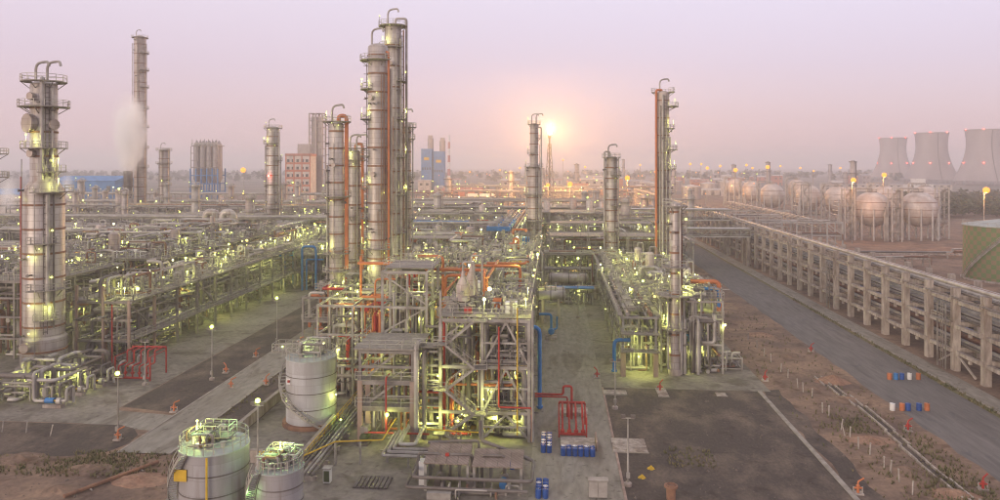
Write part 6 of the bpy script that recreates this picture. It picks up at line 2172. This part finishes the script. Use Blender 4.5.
t = T('office_block', 'orange and white banded building below the grey lattice tower', 'building', (x, y, 0))
t.box('wall', x - 11, x + 11, y - 8, y + 8, 0, 44, 'plaster')
for k in range(5):
    t.box('orange_band', x - 11.06, x + 11.06, y - 8.08, y - 8.01, 10.6 + k * 6.5, 12.4 + k * 6.5, 'orangewall')
    for j in range(5):
        t.box('window', x - 9.6 + j * 4.2, x - 7.4 + j * 4.2, y - 8.2, y - 8.1, 12.6 + k * 6.5, 15 + k * 6.5, 'glass')
for j in range(4):
    t.box('pilaster', x - 11.2 + j * 7.2, x - 10.2 + j * 7.2, y - 8.3, y - 8.02, 0, 46, 'orangewall')
t.box('parapet', x - 11.5, x + 11.5, y - 8.5, y + 8.5, 44.1, 46, 'redroof')
x, y = dp(317.5, 660)
t = T('lattice_tower', 'tall grey boxed preheater tower behind the orange and white building', 'tower', (x, y, 0))
for i in (-6, 0, 6):
    for j in (-5, 5):
        t.box('column', x + i - .6, x + i + .6, y + j - .6, y + j + .6, 0, 83, 'silo')
for k in range(13):
    z = 6 + k * 6.4
    t.box('floor', x - 6.6, x + 6.6, y - 5.6, y + 5.6, z, z + .5, 'silo')
    t.beam('brace', (x - 6, y - 5.2, z - 6), (x, y - 5.2, z), .4, .4, 'silo')
    t.beam('brace', (x + 6, y - 5.2, z - 6), (x, y - 5.2, z), .4, .4, 'silo')
t.box('core', x - 4.5, x + 4.5, y - 3.5, y + 3.5, 0, 80, 'silo')
x, y = dp(306, 760)
t = T('lattice_tower', 'shorter grey tower standing beyond the orange and white building', 'tower', (x, y, 0))
t.box('core', x - 7, x + 7, y - 6, y + 6, 0, 58, 'silo')
for k in range(8):
    t.box('floor', x - 7.6, x + 7.6, y - 6.6, y + 6.6, 6 + k * 6.6, 6.6 + k * 6.6, 'silo')
for px, lb in ((427.5, 'bright blue boxed tower with a grey silo top, the one by a low hut'), (439.5, 'bright blue boxed tower with a grey silo top, the slightly shorter one')):
    x, y = dp(px, 900)
    hh = 56 if px < 430 else 53
    t = T('blue_tower', lb, 'tower', (x, y, 0), 'twin blue towers')
    t.box('wall', x - 6.6, x + 6.6, y - 7, y + 7, 0, hh, 'bluewall')
    for k in range(6):
        t.box('panel_joint', x - 6.7, x + 6.7, y - 7.1, y - 7.02, 8 + k * 8, 8.5 + k * 8, 'blueroof')
    t.box('emblem_panel', x - 3.2, x + 3.2, y - 7.25, y - 7.12, hh - 14, hh - 10.5, 'yellow')
    t.lathe('silo', [(3.8, hh), (3.8, hh + 13), (.5, hh + 15)], (x + 3.5, y + 2, 0), 'silo', 16)
    t.box('head_house', x + 1, x + 6, y - 1, y + 5, hh + 13, hh + 17, 'silo')
    for i in range(4):
        t.box('window', x - 5.4 + i * 3, x - 3.9 + i * 3, y - 7.2, y - 7.05, hh - 26, hh - 23, 'glass')
x, y = dp(449, 1500)
t = T('chimney', 'faint red and white banded chimney in the haze', 'chimney', (x, y, 0))
for k in range(7):
    t.lathe('band', [(3.4 - k * .18, k * 14.0), (3.4 - (k + 1) * .18, k * 14.0 + 13.98)], (x, y, 0), 'red' if k % 2 else 'white', 16)
x, y = dp(463, 780)
shed('long low shed with a dull red roof before the hazy skyline', x, y, 42, 24, 9, 'orangewall', 'redroof')
x, y = dp(300, 470)
shed('low red-roofed shed below the orange and white building', x, y, 26, 16, 6, 'orangewall', 'redroof')
x, y = dp(412, 640)
shed('low orange-roofed shed beside the slender dark column', x, y, 14, 12, 6, 'plaster', 'orangewall')
x, y = dp(566, 470)
shed('pinkish flat shed lit by street lamps below the flare', x, y, 50, 16, 9, 'orangewall', 'plaster')
x, y = dp(918, 900)
t = shed('white flat block of rooms in front of the cooling towers', x, y, 30, 14, 12, 'white', 'plaster', pitch=.02)
t.box('upper_storey', x - 6, x + 6, y - 6, y + 6, 12.6, 19, 'white')
x, y = dp(885, 1000)
shed('very long grey shed at the cooling tower feet', x, y, 170, 18, 9, 'plaster', 'silo', pitch=.05)
x, y = dp(885, 560)
shed('low concrete substation beyond the storage spheres', x, y, 26, 12, 7, 'plaster', 'silo', pitch=.03)
r = random.Random(31)
for i in range(46):
    D = r.uniform(650, 1500)
    px = r.uniform(330, 870) if i % 2 else r.uniform(440, 800)
    x, y = dp(px, D)
    shed('small hazy industrial building on the skyline', x, y, r.uniform(14, 40), r.uniform(12, 22), r.uniform(6, 18), r.choice(['plaster', 'silo', 'orangewall', 'plaster']), r.choice(['silo', 'redroof', 'plaster']), 'hazy buildings on the skyline')
for i in range(16):
    D = r.uniform(600, 1400)
    px = r.uniform(440, 870)
    x, y = dp(px, D)
    t = T('distant_column', 'hazy process column on the skyline', 'column', (x, y, 0), 'hazy columns on the skyline')
    hh = r.uniform(22, 46)
    rr = r.uniform(1.5, 3)
    t.lathe('shell', [(rr, 0), (rr, hh), (rr * .6, hh + rr * .5), (.05, hh + rr * .7)], (x, y, 0), 'silo', 12)
    for z in (hh * .4, hh * .7, hh - .5):
        t.lathe('platform', [(rr, z), (rr + 1.2, z), (rr + 1.2, z + .8), (rr, z + .8)], (x, y, 0), 'darksteel', 12)
    t.pipe('riser', [(x + rr + .6, y, 0), (x + rr + .6, y, hh)], .4, 'pipe_dull')
for i in range(12):
    D = r.uniform(480, 800)
    a = r.uniform(-180, 60)
    rack('pipe_rack', 'hazy rack low on the skyline', 'x', a, a + r.uniform(40, 90), D, D + 8, [7, 13], 10, 3, cm='steel', nlamps=5, cs=.6, seed=500 + i, railing=False, group='hazy racks on the skyline', rmax=.6, lampr=.4)
# steel storage tanks beyond the flare
for i in range(7):
    px, D = 640 + i * 17, 760 + (i % 3) * 120
    x, y = dp(px, D)
    t = T('storage_tank', 'low pale tank in the haze behind the concrete rack', 'tank', (x, y, 0), 'hazy tanks behind the concrete rack')
    t.lathe('shell', [(10, 0), (10, 13)], (x, y, 0), 'clad', 28)
    t.lathe('roof', [(10.2, 13.02), (10.2, 13.5), (.1, 15.5)], (x, y, 0), 'plaster', 28)
    t.pipe('stair_rail', [(x - 10.4, y - 2, 0), (x - 10.4, y - 8, 13)], .3, 'steel')

# sodium lamps over the far plant
SL = [(627, 178, 330, 12, 1.0), (548, 185, 440, 13, .8), (570, 184, 440, 13, 1.0), (852, 180, 330, 20, .95), (883, 175, 420, 24, .9), (984, 190, 300, 16, 1.2), (735, 170, 520, 22, .8), (752, 168, 640, 24, .6), (668, 167, 560, 20, .6), (690, 164, 760, 25, .7), (701, 164, 760, 25, .6), (707, 168, 700, 24, .9), (746, 165, 800, 26, .7), (813, 171, 600, 22, .5), (767, 167, 560, 22, .8), (244, 170, 560, 22, 1.0), (585, 167, 700, 24, .6), (563, 160, 900, 30, .6), (640, 165, 700, 24, .5), (720, 166, 1000, 30, .7), (780, 166, 900, 30, .6), (500, 170, 900, 26, .5), (520, 168, 1000, 28, .6), (470, 172, 1000, 26, .5), (800, 168, 1100, 30, .6), (655, 172, 1100, 30, .6), (610, 171, 1100, 30, .6), (840, 168, 1200, 32, .6)]
for i, (px, py, D, h, rr) in enumerate(SL):
    x, y = dp(px, D)
    z = zp(py, D)
    t = T('sodium_lamp', 'orange sodium lamp on a tall pole over the far plant', 'lamp', (x, y, 0), 'orange sodium lamps')
    t.lathe('pole', [(.3, 0), (.16, z)], (x, y, 0), 'galv', 8)
    t.beam('arm', (x, y, z), (x, y - 1.6, z + .3), .16, .16, 'galv')
    t.ball('lamp', (x, y - 1.6, z), rr * D / 520 * (1.9 if D < 600 else 1.3), 'lampwarm')
    if D < 470:
        l = bpy.data.lights.new('lamp_light', 'POINT')
        l.energy = 9000
        l.color = (1, .42, .12)
        l.shadow_soft_size = .3
        lo = bpy.data.objects.new('lamp_light', l)
        COL.objects.link(lo)
        lo.location = (x, y - 1.6, z - rr * D / 520 * 1.75 - .4)
        lo.parent = t.o
        lo.matrix_parent_inverse = t.inv
# small far lights strung along the skyline
for i in range(70):
    D = r.uniform(500, 1300)
    px = r.uniform(420, 760)
    x, y = dp(px, D)
    z = r.uniform(8, 26)
    t = T('yard_light', 'tiny pale yard light on a pole in the far haze', 'lamp', (x, y, 0), 'tiny yard lights in the haze')
    t.lathe('pole', [(.2, 0), (.12, z)], (x, y, 0), 'galv', 6)
    t.ball('lamp', (x, y, z + .3), r.uniform(.25, .55) * D / 700, 'lampgreen' if r.random() < .5 else 'lampwarm')

# ------------------------------------------------------------------ woods
def canopy(name, label, n, box, seed, m='leaf', s=(1.2, 3.0), h=(4, 11)):
    r = random.Random(seed)
    vs, fs = [], []
    for _ in range(n):
        px, D = r.uniform(box[0], box[1]), r.uniform(box[2], box[3])
        x, y = dp(px, D)
        hh, rr = r.uniform(*h), r.uniform(2.5, 5.5)
        for k in range(26):
            a, b = r.uniform(0, 6.28), r.uniform(-.4, 1)
            q = math.sqrt(max(0, 1 - b * b))
            cx_, cy_, cz_ = x + rr * q * math.cos(a) * r.uniform(.6, 1), y + rr * q * math.sin(a) * r.uniform(.6, 1), max(.4, hh * .6 + hh * .4 * b)
            w_ = r.uniform(*s)
            o = len(vs)
            for j in range(4):
                vs.append((cx_ + r.uniform(-w_, w_), cy_ + r.uniform(-w_, w_), cz_ + r.uniform(-w_, w_) * .7))
            fs += [(o, o + 1, o + 2), (o, o + 2, o + 3)]
    single(name, label, None, (vs, fs), m, kind='stuff')


canopy('woods', 'dark belt of scrub trees before the cooling towers', 420, (895, 1040, 480, 760), 1)
canopy('woods', 'far hazy tree line along the horizon', 700, (-60, 1060, 1500, 2600), 2, s=(3, 7), h=(8, 20))

# ------------------------------------------------------------------ air
v, f = box_vf(-6000, 6000, -60, 9000, -1.2, 112)
hz = bpy.data.objects.new('haze', bpy.data.meshes.new('haze'))
hz.data.from_pydata(v, [], f)
COL.objects.link(hz)
hz['kind'] = 'stuff'
hz['label'] = 'pale pink evening haze hanging over the whole plant'
hm = bpy.data.materials.new('haze')
hm.use_nodes = True
hn = hm.node_tree
hn.nodes.clear()
ho = hn.nodes.new('ShaderNodeOutputMaterial')
hv = hn.nodes.new('ShaderNodeVolumePrincipled')
hv.inputs['Color'].default_value = (1.0, .95, .95, 1)
hv.inputs['Density'].default_value = .00044
hv.inputs['Anisotropy'].default_value = .3
hn.links.new(hv.outputs[0], ho.inputs['Volume'])
hz.data.materials.append(hm)
